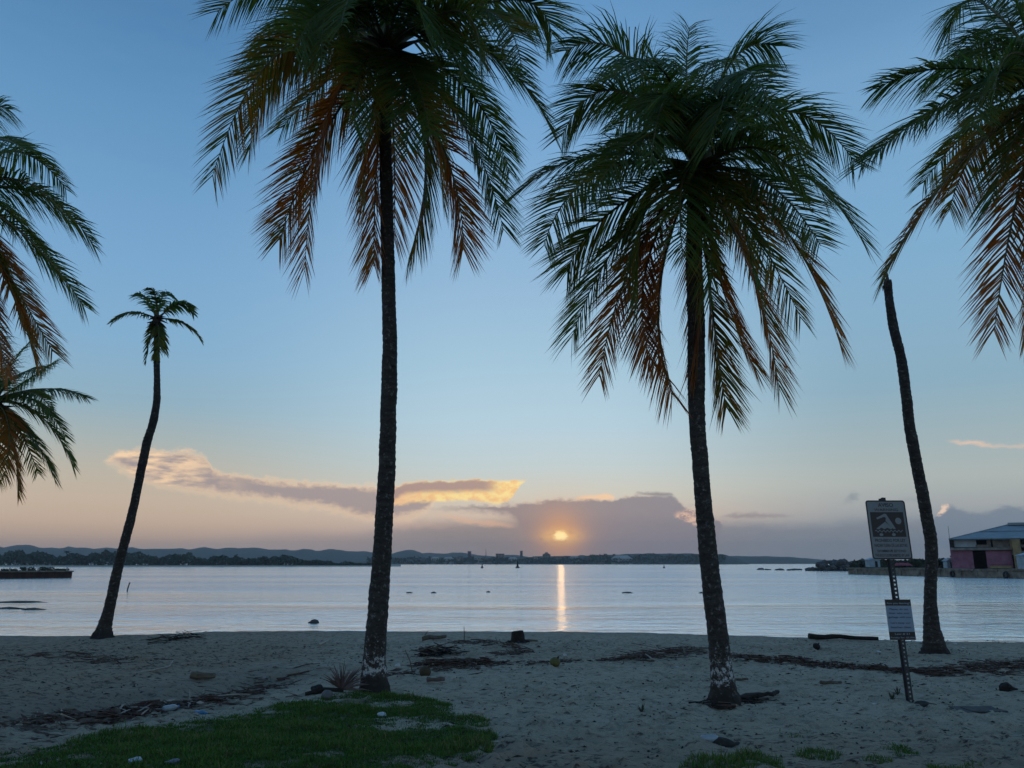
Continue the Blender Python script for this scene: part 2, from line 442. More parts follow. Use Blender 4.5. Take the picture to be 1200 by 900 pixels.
WOODL = simple('bleached_wood', (0.42, 0.38, 0.32), (0.26, 0.23, 0.19), 16, 0.9, 0.3)
WOODR = simple('damp_litter', (0.125, 0.070, 0.055), (0.032, 0.021, 0.017), 9, 0.9)
FOLIAGE = simple('far_foliage', (0.055, 0.075, 0.040), (0.022, 0.034, 0.020), 0.15, 0.8)
HILLM = simple('hill_woods', (0.060, 0.075, 0.050), (0.030, 0.040, 0.030), 0.012, 0.9)
CONC = simple('old_concrete', (0.30, 0.265, 0.20), (0.075, 0.065, 0.055), 0.9, 0.9, 0.3)
ROCKM = simple('armour_rock', (0.13, 0.125, 0.12), (0.05, 0.048, 0.046), 1.2, 0.9, 0.5)
RUST = simple('rusty_steel', (0.085, 0.040, 0.030), (0.030, 0.018, 0.016), 0.8, 0.85, 0.3)

# ------------------------------------------------------------------ object helpers
def props(o, label=None, cat=None, group=None, kind=None):
    for k, v in (('label', label), ('category', cat), ('group', group), ('kind', kind)):
        if v: o[k] = v
    return o
def thing(name, loc, label, cat, group=None):
    o = bpy.data.objects.new(name, None)
    o.empty_display_size = 0.2
    COL.objects.link(o); o.location = loc
    return props(o, label, cat, group)
def mesh(name, V, F, mats, parent=None, origin=None, attrs=None, midx=None, smooth_=False, label=None):
    """V in world coordinates; stored relative to the parent chain's base or to origin."""
    V = np.asarray(V, dtype=float).reshape(-1, 3)
    base = Vector((0, 0, 0))
    q = parent
    while q is not None:
        base = base + q.location; q = q.parent
    if origin is None and parent is None:
        lo, hi = V.min(0), V.max(0)
        origin = Vector(((lo[0] + hi[0]) / 2, (lo[1] + hi[1]) / 2, lo[2]))
    loc = Vector(origin) - base if origin is not None else Vector((0, 0, 0))
    Vl = V - np.array(base + loc)
    me = bpy.data.meshes.new(name)
    me.from_pydata(Vl.tolist(), [], F.tolist() if isinstance(F, np.ndarray) else F)
    for m in (mats if isinstance(mats, (list, tuple)) else [mats]):
        me.materials.append(m)
    if midx is not None:
        me.polygons.foreach_set('material_index', np.asarray(midx, dtype=np.int32))
    if attrs:
        for k, a in attrs.items():
            at_ = me.attributes.new(k, 'FLOAT', 'POINT')
            at_.data.foreach_set('value', np.asarray(a, dtype=np.float32))
    if smooth_:
        me.polygons.foreach_set('use_smooth', np.ones(len(me.polygons), dtype=bool))
    me.update()
    o = bpy.data.objects.new(name, me)
    COL.objects.link(o)
    o.parent = parent
    o.location = loc
    if label: o['label'] = label
    return o
class MB:
    def __init__(s): s.v = []; s.f = []; s.m = []
    def add(s, V, F, mi=0):
        b = len(s.v)
        s.v += [tuple(p) for p in V]
        s.f += [tuple(b + i for i in f) for f in F]
        s.m += [mi] * len(F)
    def box(s, c, d, rot=None, mi=0, jit=0.0, bev=0.0):
        hx, hy, hz = d[0] / 2, d[1] / 2, d[2] / 2
        P = [Vector((x * hx, y * hy, z * hz)) for z in (-1, 1) for y in (-1, 1) for x in (-1, 1)]
        if jit: P = [p + Vector((random.uniform(-1, 1) * jit, random.uniform(-1, 1) * jit, random.uniform(-1, 1) * jit)) for p in P]
        if rot is not None: P = [rot @ p for p in P]
        c = Vector(c)
        s.add([p + c for p in P], [(0, 2, 3, 1), (4, 5, 7, 6), (0, 1, 5, 4), (2, 6, 7, 3), (0, 4, 6, 2), (1, 3, 7, 5)], mi)
    def tube(s, pts, rad, n=6, mi=0, cap=True, wob=0.0):
        pts = [Vector(p) for p in pts]
        ring = []
        ref = Vector((0.31, 0.17, 0.93)).normalized()
        prev = None
        V = []
        for i, p in enumerate(pts):
            T = (pts[min(i + 1, len(pts) - 1)] - pts[max(i - 1, 0)]).normalized()
            if prev is None:
                a = T.cross(Vector((0, 1, 0)) if abs(T.y) < 0.9 else Vector((1, 0, 0))).normalized()
            else:
                a = (prev - T * prev.dot(T)).normalized()
            prev = a
            b = T.cross(a)
            r = rad[i] if hasattr(rad, '__len__') else rad
            for k in range(n):
                th = 2 * math.pi * k / n
                rr = r * (1 + random.uniform(-wob, wob))
                V.append(p + a * math.cos(th) * rr + b * math.sin(th) * rr)
        F = []
        for i in range(len(pts) - 1):
            for k in range(n):
                F.append((i * n + k, i * n + (k + 1) % n, (i + 1) * n + (k + 1) % n, (i + 1) * n + k))
        if cap:
            F.append(tuple(range(n))[::-1]); F.append(tuple((len(pts) - 1) * n + k for k in range(n)))
        s.add(V, F, mi)
    def blob(s, c, d, seed=0, sub=2, amp=0.15, mi=0, rot=None):
        import bmesh
        bm = bmesh.new()
        bmesh.ops.create_icosphere(bm, subdivisions=sub, radius=1.0)
        rr = np.random.default_rng(seed)
        k = rr.normal(size=(6, 3)) * 2.2; ph = rr.uniform(0, 6.28, 6)
        V = []
        for v in bm.verts:
            q = np.array(v.co)
            f = 1 + amp * float(np.sum(np.sin(k @ q + ph))) / 2.4
            p = Vector((q[0] * d[0] * f / 2, q[1] * d[1] * f / 2, q[2] * d[2] * f / 2))
            if rot is not None: p = rot @ p
            V.append(p + Vector(c))
        F = [tuple(x.index for x in f.verts) for f in bm.faces]
        bm.free()
        s.add(V, F, mi)
    def prism(s, poly, O, X, Y, N, depth, mi=0):
        """polygon (2D) in the frame O,X,Y extruded along N from 0 to depth"""
        n = len(poly)
        V = [O + X * a + Y * b for a, b in poly] + [O + X * a + Y * b + N * depth for a, b in poly]
        F = [tuple(range(n))[::-1], tuple(range(n, 2 * n))] + [(i, (i + 1) % n, n + (i + 1) % n, n + i) for i in range(n)]
        s.add(V, F, mi)
    def build(s, name, mats, parent=None, origin=None, smooth_=False, label=None):
        return mesh(name, s.v, s.f, mats, parent, origin, None, s.m, smooth_, label)

# numpy value noise
def _hash(i, j, s):
    v = np.sin(i * 127.1 + j * 311.7 + s * 74.7) * 43758.5453
    return v - np.floor(v)
def vn(x, y, s=0.0):
    x = np.asarray(x, float); y = np.asarray(y, float)
    i, j = np.floor(x), np.floor(y)
    fx, fy = x - i, y - j
    fx = fx * fx * (3 - 2 * fx); fy = fy * fy * (3 - 2 * fy)
    a, b, c, d = _hash(i, j, s), _hash(i + 1, j, s), _hash(i, j + 1, s), _hash(i + 1, j + 1, s)
    return (a * (1 - fx) + b * fx) * (1 - fy) + (c * (1 - fx) + d * fx) * fy - 0.5
def fbm(x, y, o=4, s=0.0):
    r, a = 0, 1.0
    for k in range(o):
        r = r + a * vn(x * 2 ** k + 13.7 * k, y * 2 ** k - 7.3 * k, s + k); a *= 0.5
    return r

# ------------------------------------------------------------------ terrain
WZ = -0.80                                     # water level
crest_px = [(-500, 750), (-200, 748), (0, 746), (120, 746), (200, 743), (260, 741), (400, 740), (650, 740), (760, 742), (850, 745), (1000, 749), (1100, 752), (1200, 753), (1500, 757), (2000, 760)]
cr = [on_plane(a, b, 0) for a, b in crest_px]
CRX = np.array([p.x for p in cr]); CRY = np.array([p.y for p in cr])
def seg_dist(x, y, pts):
    d = np.full(np.shape(x), 1e9)
    for (ax, ay), (bx, by) in zip(pts[:-1], pts[1:]):
        vx, vy = bx - ax, by - ay
        t = np.clip(((x - ax) * vx + (y - ay) * vy) / (vx * vx + vy * vy), 0, 1)
        d = np.minimum(d, np.hypot(x - ax - t * vx, y - ay - t * vy))
    return d
gully = [tuple(on_plane(a, b, -0.1)[:2]) for a, b in [(-200, 890), (-60, 868), (0, 852), (90, 840), (180, 828), (250, 816), (310, 803)]]
mc = on_plane(250, 905, 0.1)
stamps = [(random.uniform(-9, 9), random.uniform(5.5, 17), random.uniform(0.05, 0.15), random.uniform(0.6, 2.0), random.uniform(0, 3.1), random.uniform(0.010, 0.036)) for _ in range(1300)] + [(random.uniform(-8, 8), random.uniform(5.6, 9.5), random.uniform(.05, .10), random.uniform(1.5, 2.4), random.uniform(0, 3.1), random.uniform(.018, .036)) for _ in range(420)]
def smst(a, lo, hi):
    t = np.clip((a - lo) / (hi - lo), 0, 1); return t * t * (3 - 2 * t)
def height(x, y, fine=True):
    x = np.asarray(x, float); y = np.asarray(y, float)
    yc = np.interp(x, CRX, CRY)
    h = 0.05 * fbm(x * 0.35, y * 0.35, 3, 2.0)
    if fine:
        h = h + 0.040 * fbm(x * 1.3, y * 1.6, 3, 5.0) + 0.030 * fbm(x * 5, y * 6, 3, 9.0)
        h = h + 0.010 * np.abs(fbm(x * 17, y * 17, 2, 4.0))
    g = seg_dist(x, y, gully)
    h = h - 0.20 * np.exp(-(g / 0.42) ** 2)
    h = h + 0.16 * np.exp(-((x - mc.x) / 2.3) ** 2 - ((y - mc.y) / 1.5) ** 2)
    over = np.maximum(0, y - yc + 0.25)
    h = h * (1 - 0.6 * smst(y, yc - 2.5, yc)) + 0.02 * smst(y, yc - 1.5, yc) - 0.17 * over * over / (over + 0.5)
    return np.maximum(h, -2.4)
def G(px, py):
    d = ray(px, py)
    t = np.concatenate([np.linspace(3.0, 32, 6000)])
    xs, zs = d.x / d.y * t, EYE + d.z / d.y * t
    hh = height(xs, t)
    i = int(np.argmax(zs < hh))
    return Vector((xs[i], t[i], float(hh[i])))
def on_ground(x, y, dz=0.0):
    return Vector((x, y, float(height(np.array([x]), np.array([y]))[0]) + dz))

def grid_lines(spans):
    out = []
    for a, b, n in spans:
        out += list(np.linspace(a, b, n, endpoint=False))
    out.append(spans[-1][1])
    return np.array(out)
gx = grid_lines([(-6000, -600, 8), (-600, -60, 12), (-60, -13, 40), (-13, 13, 560), (13, 60, 40), (60, 600, 12), (600, 6000, 8)])
gy = grid_lines([(-200, -10, 8), (-10, 5, 20), (5, 13, 210), (13, 20, 130), (20, 34, 40), (34, 100, 10), (100, 1000, 10), (1000, 7000, 8)])
XX, YY = np.meshgrid(gx, gy)
ZZ = height(XX, YY)
lawn_px = [(-140, 960), (-100, 905), (-40, 893), (0, 886), (100, 866), (220, 845), (320, 826), (400, 815), (440, 811), (490, 817), (540, 832), (575, 850), (582, 872), (560, 890), (500, 905), (470, 960)]
lawn = [tuple(on_plane(a_, b_, .05)[:2]) for a_, b_ in lawn_px]
def inside(x, y, poly):
    c_ = np.zeros(x.shape, bool); j = len(poly) - 1
    for i in range(len(poly)):
        xi, yi = poly[i]; xj, yj = poly[j]
        c_ ^= ((yi > y) != (yj > y)) & (x < (xj - xi) * (y - yi) / (yj - yi + 1e-12) + xi)
        j = i
    return c_
tufts = [on_plane(a_, b_, 0) for a_, b_ in ((915, 858), (960, 885), (1045, 881), (860, 895), (1122, 902))]
for sx, sy, sr, asp, an, dp in stamps:                                  # footprints and scuffs
    if inside(np.array([sx]), np.array([sy]), lawn)[0] or min(math.hypot(sx - q.x, sy - q.y) for q in tufts) < .45: dp *= .25
    ix = np.searchsorted(gx, [sx - 0.5, sx + 0.5]); iy = np.searchsorted(gy, [sy - 0.5, sy + 0.5])
    sl_ = (slice(iy[0], iy[1]), slice(ix[0], ix[1]))
    ax, ay = XX[sl_] - sx, YY[sl_] - sy
    c_, s_ = math.cos(an), math.sin(an)
    rr = np.hypot((ax * c_ + ay * s_) / (sr * asp), (-ax * s_ + ay * c_) / sr)
    ZZ[sl_] += dp * (-np.exp(-rr ** 2 * 1.2) + 0.75 * np.exp(-((rr - 1.35) / 0.4) ** 2))
wet_dark = smst(YY, np.interp(XX, CRX, CRY) - 1.6, np.interp(XX, CRX, CRY) + 0.6)
ny_, nx_ = XX.shape
idx = np.arange(ny_ * nx_).reshape(ny_, nx_)
F = np.stack([idx[:-1, :-1], idx[:-1, 1:], idx[1:, 1:], idx[1:, :-1]], -1).reshape(-1, 4)
soil = np.clip(0.85 * (1 - smst(YY, 6.9, 9.2)) + 0.9 * (1 - smst(XX, -5.5, -2.6)) * smst(YY, 8.0, 9.5) * (1 - .5 * smst(YY, 14, 18)) + 0.40 * smst(YY, 12.5, 15), 0, 1)
turf = inside(XX + .1 * vn(XX * 4, YY * 4, 2.0), YY + .1 * vn(XX * 4 + 9, YY * 4, 3.0), lawn) * smst(seg_dist(XX, YY, lawn + [lawn[0]]), 0.02, 0.22) * smst(fbm(XX * 1.5, YY * 1.9, 3, 17.0), -.55, -.15)
soil = np.maximum(soil, .55 * turf)
wet_dark = np.maximum(wet_dark, .95 * np.exp(-(seg_dist(XX, YY - .5, gully) / 1.1) ** 2) * (1 - turf))  # sand along the gully is darkened as well
g = mesh('ground', np.stack([XX, YY, ZZ], -1).reshape(-1, 3), F, SAND, None, (0, 0, 0), {'wet_dark': wet_dark.reshape(-1), 'soil': soil.reshape(-1), 'turf': turf.reshape(-1)}, None, True)
props(g, kind='structure')
w = mesh('water', [(-6000, 15, WZ), (6000, 15, WZ), (6000, 6800, WZ), (-6000, 6800, WZ)], [(0, 1, 2, 3)], WATER, None, (0, 0, WZ))
props(w, kind='structure')

# ------------------------------------------------------------------ far land
def ridge(name, prof, Y, depth, mat, step=5, rough=0.5):
    """a wooded ridge whose skyline follows a profile seen from the beach, with real depth"""
    xs = np.arange(prof[0][0], prof[-1][0] + 1, step, dtype=float)
    py = np.interp(xs, [p[0] for p in prof], [p[1] for p in prof])
    rows = 9
    V = []
    for r_ in range(rows):
        s = r_ / (rows - 1)                                  # 0 front shore, 0.6 crest, 1 back
        f = math.sin(min(1, s / 0.6) * math.pi / 2) if s <= 0.6 else math.cos((s - 0.6) / 0.4 * math.pi / 2)
        Yr = Y + (s - 0.6) * depth
        for i, x in enumerate(xs):
            top = at(x, py[i], Y)
            h = (top.z - WZ) * f
            jit = rough * (fbm(np.array([i * 0.31 + r_ * 3.1]), np.array([r_ * 1.7]), 3, 1.0)[0]) * (1 if 0 < s < 1 else 0)
            X = top.x / Y * Yr
            V.append((X, Yr, WZ - 0.5 + h + jit * (top.z - WZ) * 0.12))
    n = len(xs)
    F = [(r_ * n + i, r_ * n + i + 1, (r_ + 1) * n + i + 1, (r_ + 1) * n + i) for r_ in range(rows - 1) for i in range(n - 1)]
    o = mesh(name, V, F, mat)
    return props(o, kind='structure')
def bumpy(pts, amp, per, seed):
    xs = np.arange(pts[0][0], pts[-1][0] + 1, 4.0)
    y = np.interp(xs, [p[0] for p in pts], [p[1] for p in pts])
    y = y - amp * np.abs(fbm(xs / per, xs * 0, 4, seed)) * 2
    return list(zip(xs, y))
ridge('hills', bumpy([(-400, 645), (0, 644), (40, 642.5), (200, 643.5), (300, 644), (420, 648), (520, 649), (600, 653), (680, 657), (760, 661.5)], 3.4, 30, 3.0), 3600, 900, HILLM)
ridge('headland', bumpy([(780, 660.8), (800, 652), (860, 652), (905, 652), (940, 654), (975, 657), (1000, 659), (1030, 661)], 0.8, 16, 7.0), 3000, 500, HILLM)
ridge('wooded_slope', bumpy([(380, 662), (440, 656), (480, 654.5), (520, 654), (600, 653), (640, 652), (700, 651), (740, 649), (800, 648.5), (850, 650), (868, 656), (880, 662)], 1.0, 9, 11.0), 1900, 420, HILLM, 3)

def leaf_mass(n, fn, size, mats, name, flat=0.0, seed=1):
    """n leaf clumps as single quads, centre and scale from fn(i)"""
    r_ = np.random.default_rng(seed)
    C = np.array([fn(i, r_) for i in range(n)])
    a = r_.normal(size=(n, 3)); a /= np.linalg.norm(a, axis=1, keepdims=True)
    b = np.cross(a, r_.normal(size=(n, 3))); b /= np.linalg.norm(b, axis=1, keepdims=True)
    s = size * r_.uniform(0.5, 1.3, (n, 1))
    V = np.stack([C - a * s - b * s * 0.4, C + a * s - b * s * 0.5, C + a * s * 0.7 + b * s * 0.5, C - a * s * 0.8 + b * s * 0.6], 1).reshape(-1, 3)
    F = np.arange(n * 4).reshape(n, 4)
    return V, F
# tree belt on the near side of the bay (left) : one mass nobody could count
def belt(i, r_):
    px = r_.uniform(-120, 445)
    Y = 600 + r_.uniform(0, 45)
    k = px / 11.0
    top = 9.5 - 0.012 * max(0, px - 60) + 5.5 * float(fbm(np.array([k]), np.array([0.3]), 4, 21.0)[0])
    if px > 330: top *= max(0.35, 1 - (px - 330) / 150)
    z = WZ + 0.3 + max(1.5, top) * (r_.uniform(0, 1) ** 0.7)
    p = at(px, 655, Y)
    return (p.x, Y, z)
Vb, Fb = leaf_mass(15000, belt, 1.0, None, '', seed=4)
props(mesh('distant_trees', Vb, Fb, simple('hazed_belt_foliage', (0.085, 0.105, 0.075), (0.045, 0.058, 0.045), 0.05, 0.9)), 'dark belt of bushy trees along the far left shore', 'trees', kind='stuff')  # leaf colour lightened so the belt looks hazier
props(MB_ := mesh('far_shore', [at(-300, 655, 590).xy[:] + (WZ - 0.4,), at(470, 655, 590).xy[:] + (WZ - 0.4,), at(470, 655, 600).xy[:] + (WZ + 0.9,), at(-300, 655, 600).xy[:] + (WZ + 0.9,), at(470, 655, 900).xy[:] + (WZ + 1.2,), at(-300, 655, 900).xy[:] + (WZ + 1.2,)],
      [(0, 1, 2, 3), (3, 2, 4, 5)], SAND), kind='structure')
def town_trees(i, r_):
    px = r_.uniform(430, 850)
    s = r_.uniform(0, 1)
    Y = 1560 + 260 * s
    k = px / 5.0
    lift = 3 + 9 * s + (7 if px > 690 else 0) * s
    z = WZ + lift + 7 * float(fbm(np.array([k]), np.array([s * 6]), 3, 8.0)[0]) + r_.uniform(0, 3)
    p = at(px, 655, Y)
    return (p.x, Y, z)
Vb, Fb = leaf_mass(9000, town_trees, 1.9, None, '', seed=6)
props(mesh('distant_woods', Vb, Fb, FOLIAGE), 'hazy dark woods between the houses across the bay', 'woods', kind='stuff')

# a few palms and tall trees that stand out of the belt
def far_palm(px, top_py, Y, label, group):
    tp = at(px, top_py, Y)
    root = thing('distant_palm', (tp.x, Y, WZ + 0.9), label, 'palm tree', group)
    b = MB(); b.tube([(tp.x - 0.3, Y, WZ + 0.8), (tp.x + 0.2, Y, (tp.z + WZ) / 2), (tp.x, Y, tp.z - 1.2)], [0.3, 0.22, 0.18], 6)
    b.build('trunk', BARK, root)
    c = MB()
    for k in range(13):
        an = k * 2.4; L = random.uniform(2.2, 3.2); dz = random.uniform(-0.4, 0.9)
        P = [Vector((tp.x, Y, tp.z - 1.2)) + Vector((math.cos(an) * L * s, math.sin(an) * L * s, (dz + 0.5) * L * s * 0.8 - 1.5 * s * s * L * 0.6)) for s in (0, 0.35, 0.7, 1.0)]
        side = Vector((-math.sin(an), math.cos(an), 0)) * 0.45
        V = []
        for q, ww in zip(P, (0.3, 1, 0.9, 0.15)):
            V += [q + side * ww - Vector((0, 0, 0.3 * ww)), q + Vector((0, 0, 0.05)), q - side * ww - Vector((0, 0, 0.3 * ww))]
        F = []
        for j in range(3):
            F += [(j * 3, j * 3 + 1, j * 3 + 4, j * 3 + 3), (j * 3 + 1, j * 3 + 2, j * 3 + 5, j * 3 + 4)]
        c.add(V, F)
    c.build('crown', FOLIAGE, root)
for px, py, lb in [(14, 652, 'far palm at the left edge above the pier, low in the tree belt'), (31, 649.5, 'far palm above the left pier standing a little over the belt'), (45, 653, 'low far palm above the middle of the left pier'),
                   (79, 645, 'tallest far palm over the tree belt, above the pier end'), (91, 650, 'far palm just right of the tallest one in the belt'), (129, 649, 'far palm behind the thin leaning palm trunk'),
                   (212, 651, 'far palm sticking out of the belt right of the thin palm'), (282, 652, 'rightmost far palm over the left tree belt')]:
    far_palm(px, py, 605, lb, 'distant palms in the tree belt')

# ------------------------------------------------------------------ town across the bay
TOWN = [simple('town_wall_pale', (0.50, 0.46, 0.42), (0.36, 0.33, 0.30), 0.05), simple('town_wall_tan', (0.30, 0.25, 0.21), (0.22, 0.18, 0.15), 0.05), simple('town_wall_grey', (0.17, 0.165, 0.165), (0.10, 0.10, 0.10), 0.05)]  # wall colours lightened a little in place of thicker haze
TROOF = simple('town_roof', (0.16, 0.12, 0.10), (0.09, 0.08, 0.07), 0.1); TWIN = simple('town_window', (0.03, 0.03, 0.035), (0.02, 0.02, 0.02), 0.2, 0.3)
def town_house(x0, x1, y0, y1, Y, m, label, roof='flat'):
    a, b = at(x0, y1, Y), at(x1, y0, Y)
    wd, ht = b.x - a.x, b.z - a.z
    dep = max(8.0, wd * 0.6)
    zb = a.z - 8
    root = thing('town_building', ((a.x + b.x) / 2, Y, zb), label, 'building', 'buildings of the far town')
    cx = (a.x + b.x) / 2
    k = MB(); k.box((cx, Y + dep / 2, (zb + b.z) / 2), (wd, dep, b.z - zb)); k.build('wall', TOWN[m], root)
    r_ = MB()
    if roof == 'flat':
        r_.box((cx, Y + dep / 2, b.z + 0.25), (wd + 0.8, dep + 0.8, 0.5))
    else:
        e = 0.5; hh = max(1.5, wd * 0.16)
        V = [(a.x - e, Y - e, b.z), (b.x + e, Y - e, b.z), (b.x + e, Y + dep + e, b.z), (a.x - e, Y + dep + e, b.z), (a.x + wd * 0.2, Y + dep / 2, b.z + hh), (b.x - wd * 0.2, Y + dep / 2, b.z + hh)]
        r_.add(V, [(0, 1, 5, 4), (1, 2, 5), (2, 3, 4, 5), (3, 0, 4), (3, 2, 1, 0)])
    r_.build('roof', TROOF if m != 0 else TOWN[0], root)
    nw = max(1, int(wd / 5)); ns = max(1, int(ht / 3.6))
    for i in range(min(nw, 6)):
        for j in range(min(ns, 3)):
            wb = MB(); wb.box((a.x + (i + 0.5) * wd / min(nw, 6), Y - 0.05, b.z - 1.9 - 3.4 * j), (wd / min(nw, 6) * 0.5, 0.16, 1.7)); wb.build('window', TWIN, root)
tb = [(548, 552, 646.2, 653, 1840, 2, 'tall dark tower block on the skyline left of centre', 'flat'), (581, 591, 649, 655, 1800, 1, 'wide tan block on the skyline right of the mast', 'flat'),
      (609.5, 612.5, 645.8, 653, 1850, 2, 'slim dark tower left of the sunset glow', 'flat'), (636, 645, 650, 655, 1790, 1, 'broad block right under the setting sun', 'hip'), (639, 642, 647.5, 650.2, 1830, 2, 'stair tower on top behind the block under the sun', 'flat'),
      (505, 514, 654, 658, 1640, 0, 'pale low house leftmost in the far town', 'hip'), (520, 531, 654.5, 658, 1650, 0, 'pale hipped house left below the dark tower', 'hip'), (535, 543, 653, 657, 1680, 1, 'tan house just left of the dark tower', 'hip'),
      (556, 566, 653.5, 657.5, 1660, 0, 'pale house just right of the dark tower', 'flat'), (468, 484, 658, 660.5, 1590, 1, 'long low shed by the shore right of the big trunk', 'hip'), (488, 500, 656.5, 659.5, 1600, 2, 'grey low shed by the far shore', 'hip'),
      (620, 630, 653, 657, 1700, 0, 'pale house left below the setting sun', 'flat'), (650, 662, 652, 656, 1740, 1, 'tan block right of the setting sun', 'flat'), (668, 678, 653, 657, 1690, 0, 'pale house well right of the setting sun', 'hip'),
      (684, 692, 653.5, 657, 1700, 2, 'grey house between the glow and the white hall', 'flat'), (718, 741, 654.5, 657.5, 1640, 0, 'wide white hall roof right of the sunset', 'hip'), (698, 708, 657, 660, 1600, 1, 'tan shed at the shore left of the white hall', 'flat'),
      (570, 576, 655, 658.5, 1630, 1, 'narrow tan house below the mast', 'flat'), (596, 606, 654.5, 658, 1640, 0, 'pale house between wide block and slim tower', 'hip'), (764, 772, 654, 657, 1700, 1, 'tan house on the wooded slope right of the white hall', 'hip'),
      (790, 797, 655, 658, 1680, 2, 'grey house on the right wooded slope', 'flat'), (809, 817, 656, 660, 1620, 2, 'small grey block at the right end of the wooded shore', 'flat'), (444, 456, 658.5, 661, 1580, 2, 'low grey shed partly behind the big trunk', 'flat')]
for q in tb: town_house(*q)
mp_ = at(569.5, 643, 1850)
mr_ = thing('radio_mast', (mp_.x, 1850, 10), 'thin radio mast on the far skyline', 'mast')
b = MB(); b.tube([(mp_.x, 1850, 8), (mp_.x, 1850, mp_.z)], [0.7, 0.4], 6); b.build('mast_pole', TROOF, mr_)
b = MB(); b.box((mp_.x, 1850, mp_.z * 0.6), (3.0, 0.4, 0.5)); b.build('antenna_arm', TROOF, mr_)

# ------------------------------------------------------------------ breakwater, quay, building
def WP(px, py): return on_plane(px, py, WZ)
rocks = MB()
r_ = random.Random(5)
A0, A1 = WP(946, 668.2), WP(1000, 668.6)
for k in range(230):
    s = r_.random()
    px = 945 + 160 * s ** 0.85
    y = 255 + r_.uniform(-4, 14)
    hmax = (min(1.0, (px - 942) / 26.0)) * 3.1
    lay = r_.random()
    z = WZ + hmax * lay
    p = at(px, 660, y + 6 * lay)
    d = r_.uniform(1.0, 2.3) * (0.6 + 0.4 * min(1, (px - 940) / 20))
    rocks.blob((p.x, y + 6 * lay, z), (d * 1.3, d, d * 0.85), seed=k, sub=1, amp=0.3)
ca, cb = at(948, 660, 262), at(1108, 660, 268)
rocks.tube([(ca.x, 262, WZ + .1), ((ca.x * .7 + cb.x * .3), 264, WZ + .5), (cb.x, 268, WZ + .5)], [.5, 1.6, 1.8], 8)
for f_ in np.linspace(0, 1, 40): rocks.blob(((ca.x * (1 - f_) + cb.x * f_), 262 + 6 * f_, WZ + .3), (3.4, 2.6, 1.8), int(f_ * 900), 1, .25)
props(rocks.build('breakwater', ROCKM), 'dark boulder breakwater reaching out left of the quay', 'breakwater')
for i, (px, py, d) in enumerate([(934, 667.2, 1.6), (926, 667.5, 1.1), (914, 667.3, 1.3), (899, 667.0, 0.9), (890, 666.8, 1.2)]):
    p = WP(px, py + 1.0)
    b = MB(); b.blob((p.x, p.y, WZ + 0.02), (d * 2.6, d * 1.4, d * 0.9), seed=60 + i, sub=2, amp=0.3)
    props(b.build('sea_rock', ROCKM), ['low rock in the water next to the breakwater tip', 'second low rock out from the breakwater tip', 'middle one of five low rocks off the breakwater', 'fourth low rock out, small and flat', 'outermost low rock off the breakwater'][i], 'rock', 'rocks awash off the breakwater')
# quay
QZ = 0.62
q0, q1 = WP(994, 673.0), WP(1110, 676.0)
qd = (q1 - q0).normalized(); q2 = q0 + qd * ((q1 - q0).length * 2.6)
qn = Vector((-qd.y, qd.x, 0));  qn = qn if qn.y > 0 else -qn
quay = thing('quay', (q0 + q2) / 2 * 1.0, 'weathered concrete quay along the right waterline', 'quay')
b = MB()
N_ = 44
L_ = (q2 - q0).length
for k in range(N_):
    a = q0 + qd * (L_ * k / N_); c = q0 + qd * (L_ * (k + 1) / N_)
    j = random.uniform(-0.12, 0.12)
    V = []
    for P in (a, c):
        for off, z in ((-0.15 + j, WZ - 1.5), (j, QZ - 0.25 + random.uniform(-0.05, 0.05)), (9 + random.uniform(-1, 1), QZ - 0.25), (9, WZ - 1.5)):
            V.append(P + qn * off + Vector((0, 0, z - P.z)))
    b.add(V, [(0, 4, 5, 1), (1, 5, 6, 2), (2, 6, 7, 3), (0, 1, 2, 3), (7, 6, 5, 4)])
b.build('quay_wall', CONC, quay)
b = MB()
for k in range(30):
    a = q0 + qd * (L_ * (k + 0.5) / 30) + qn * random.uniform(1.2, 1.6)
    b.box(a + Vector((0, 0, QZ - WZ - 0.1 + random.uniform(-0.06, 0.06))), (L_ / 30 * 0.97, 3.0, 0.34), Matrix.Rotation(math.atan2(qd.y, qd.x), 3, 'Z'), jit=0.06)
b.build('quay_coping', CONC, quay)
deck = mesh('quay_deck', [q0 + qn * 3 + Vector((0, 0, QZ - WZ)), q2 + qn * 3 + Vector((0, 0, QZ - WZ)), q2 + qn * 70 + Vector((0, 0, QZ - WZ)), q0 + qn * 40 + Vector((0, 0, QZ - WZ))], [(0, 1, 2, 3)], CONC, quay)
TYRE = simple('tyre_rubber', (0.02, 0.02, 0.02), (0.012, 0.012, 0.012), 5, 0.8)
def quay_at(px):
    best = None
    for k in range(600):
        P = q0 + qd * (L_ * k / 600)
        x = 600 + FPX * P.x / (P.y * CP + (P.z - EYE) * SP)
        if best is None or abs(x - px) < best[0]: best = (abs(x - px), P)
    return best[1]
for px, lb in ((1118.5, 'black tyre fender hung on the quay below the pink wall'), (1181, 'black tyre fender on the quay below the yellow post')):
    P = quay_at(px) - qn * 0.32 + Vector((0, 0, 0.55))
    b = MB()
    ax = qd; up = Vector((0, 0, 1))
    V = []; F = []
    for i in range(20):
        th = i * math.pi / 10
        for j in range(8):
            ph = j * math.pi / 4
            rr = 0.46 + 0.17 * math.cos(ph)
            V.append(P + ax * math.cos(th) * rr + up * math.sin(th) * rr - qn * 0.16 * math.sin(ph))
            F.append((i * 8 + j, ((i + 1) % 20) * 8 + j, ((i + 1) % 20) * 8 + (j + 1) % 8, i * 8 + (j + 1) % 8))
    b.add(V, F)
    props(b.build('tyre_fender', TYRE, smooth_=True), lb, 'tyre', 'tyre fenders on the quay')
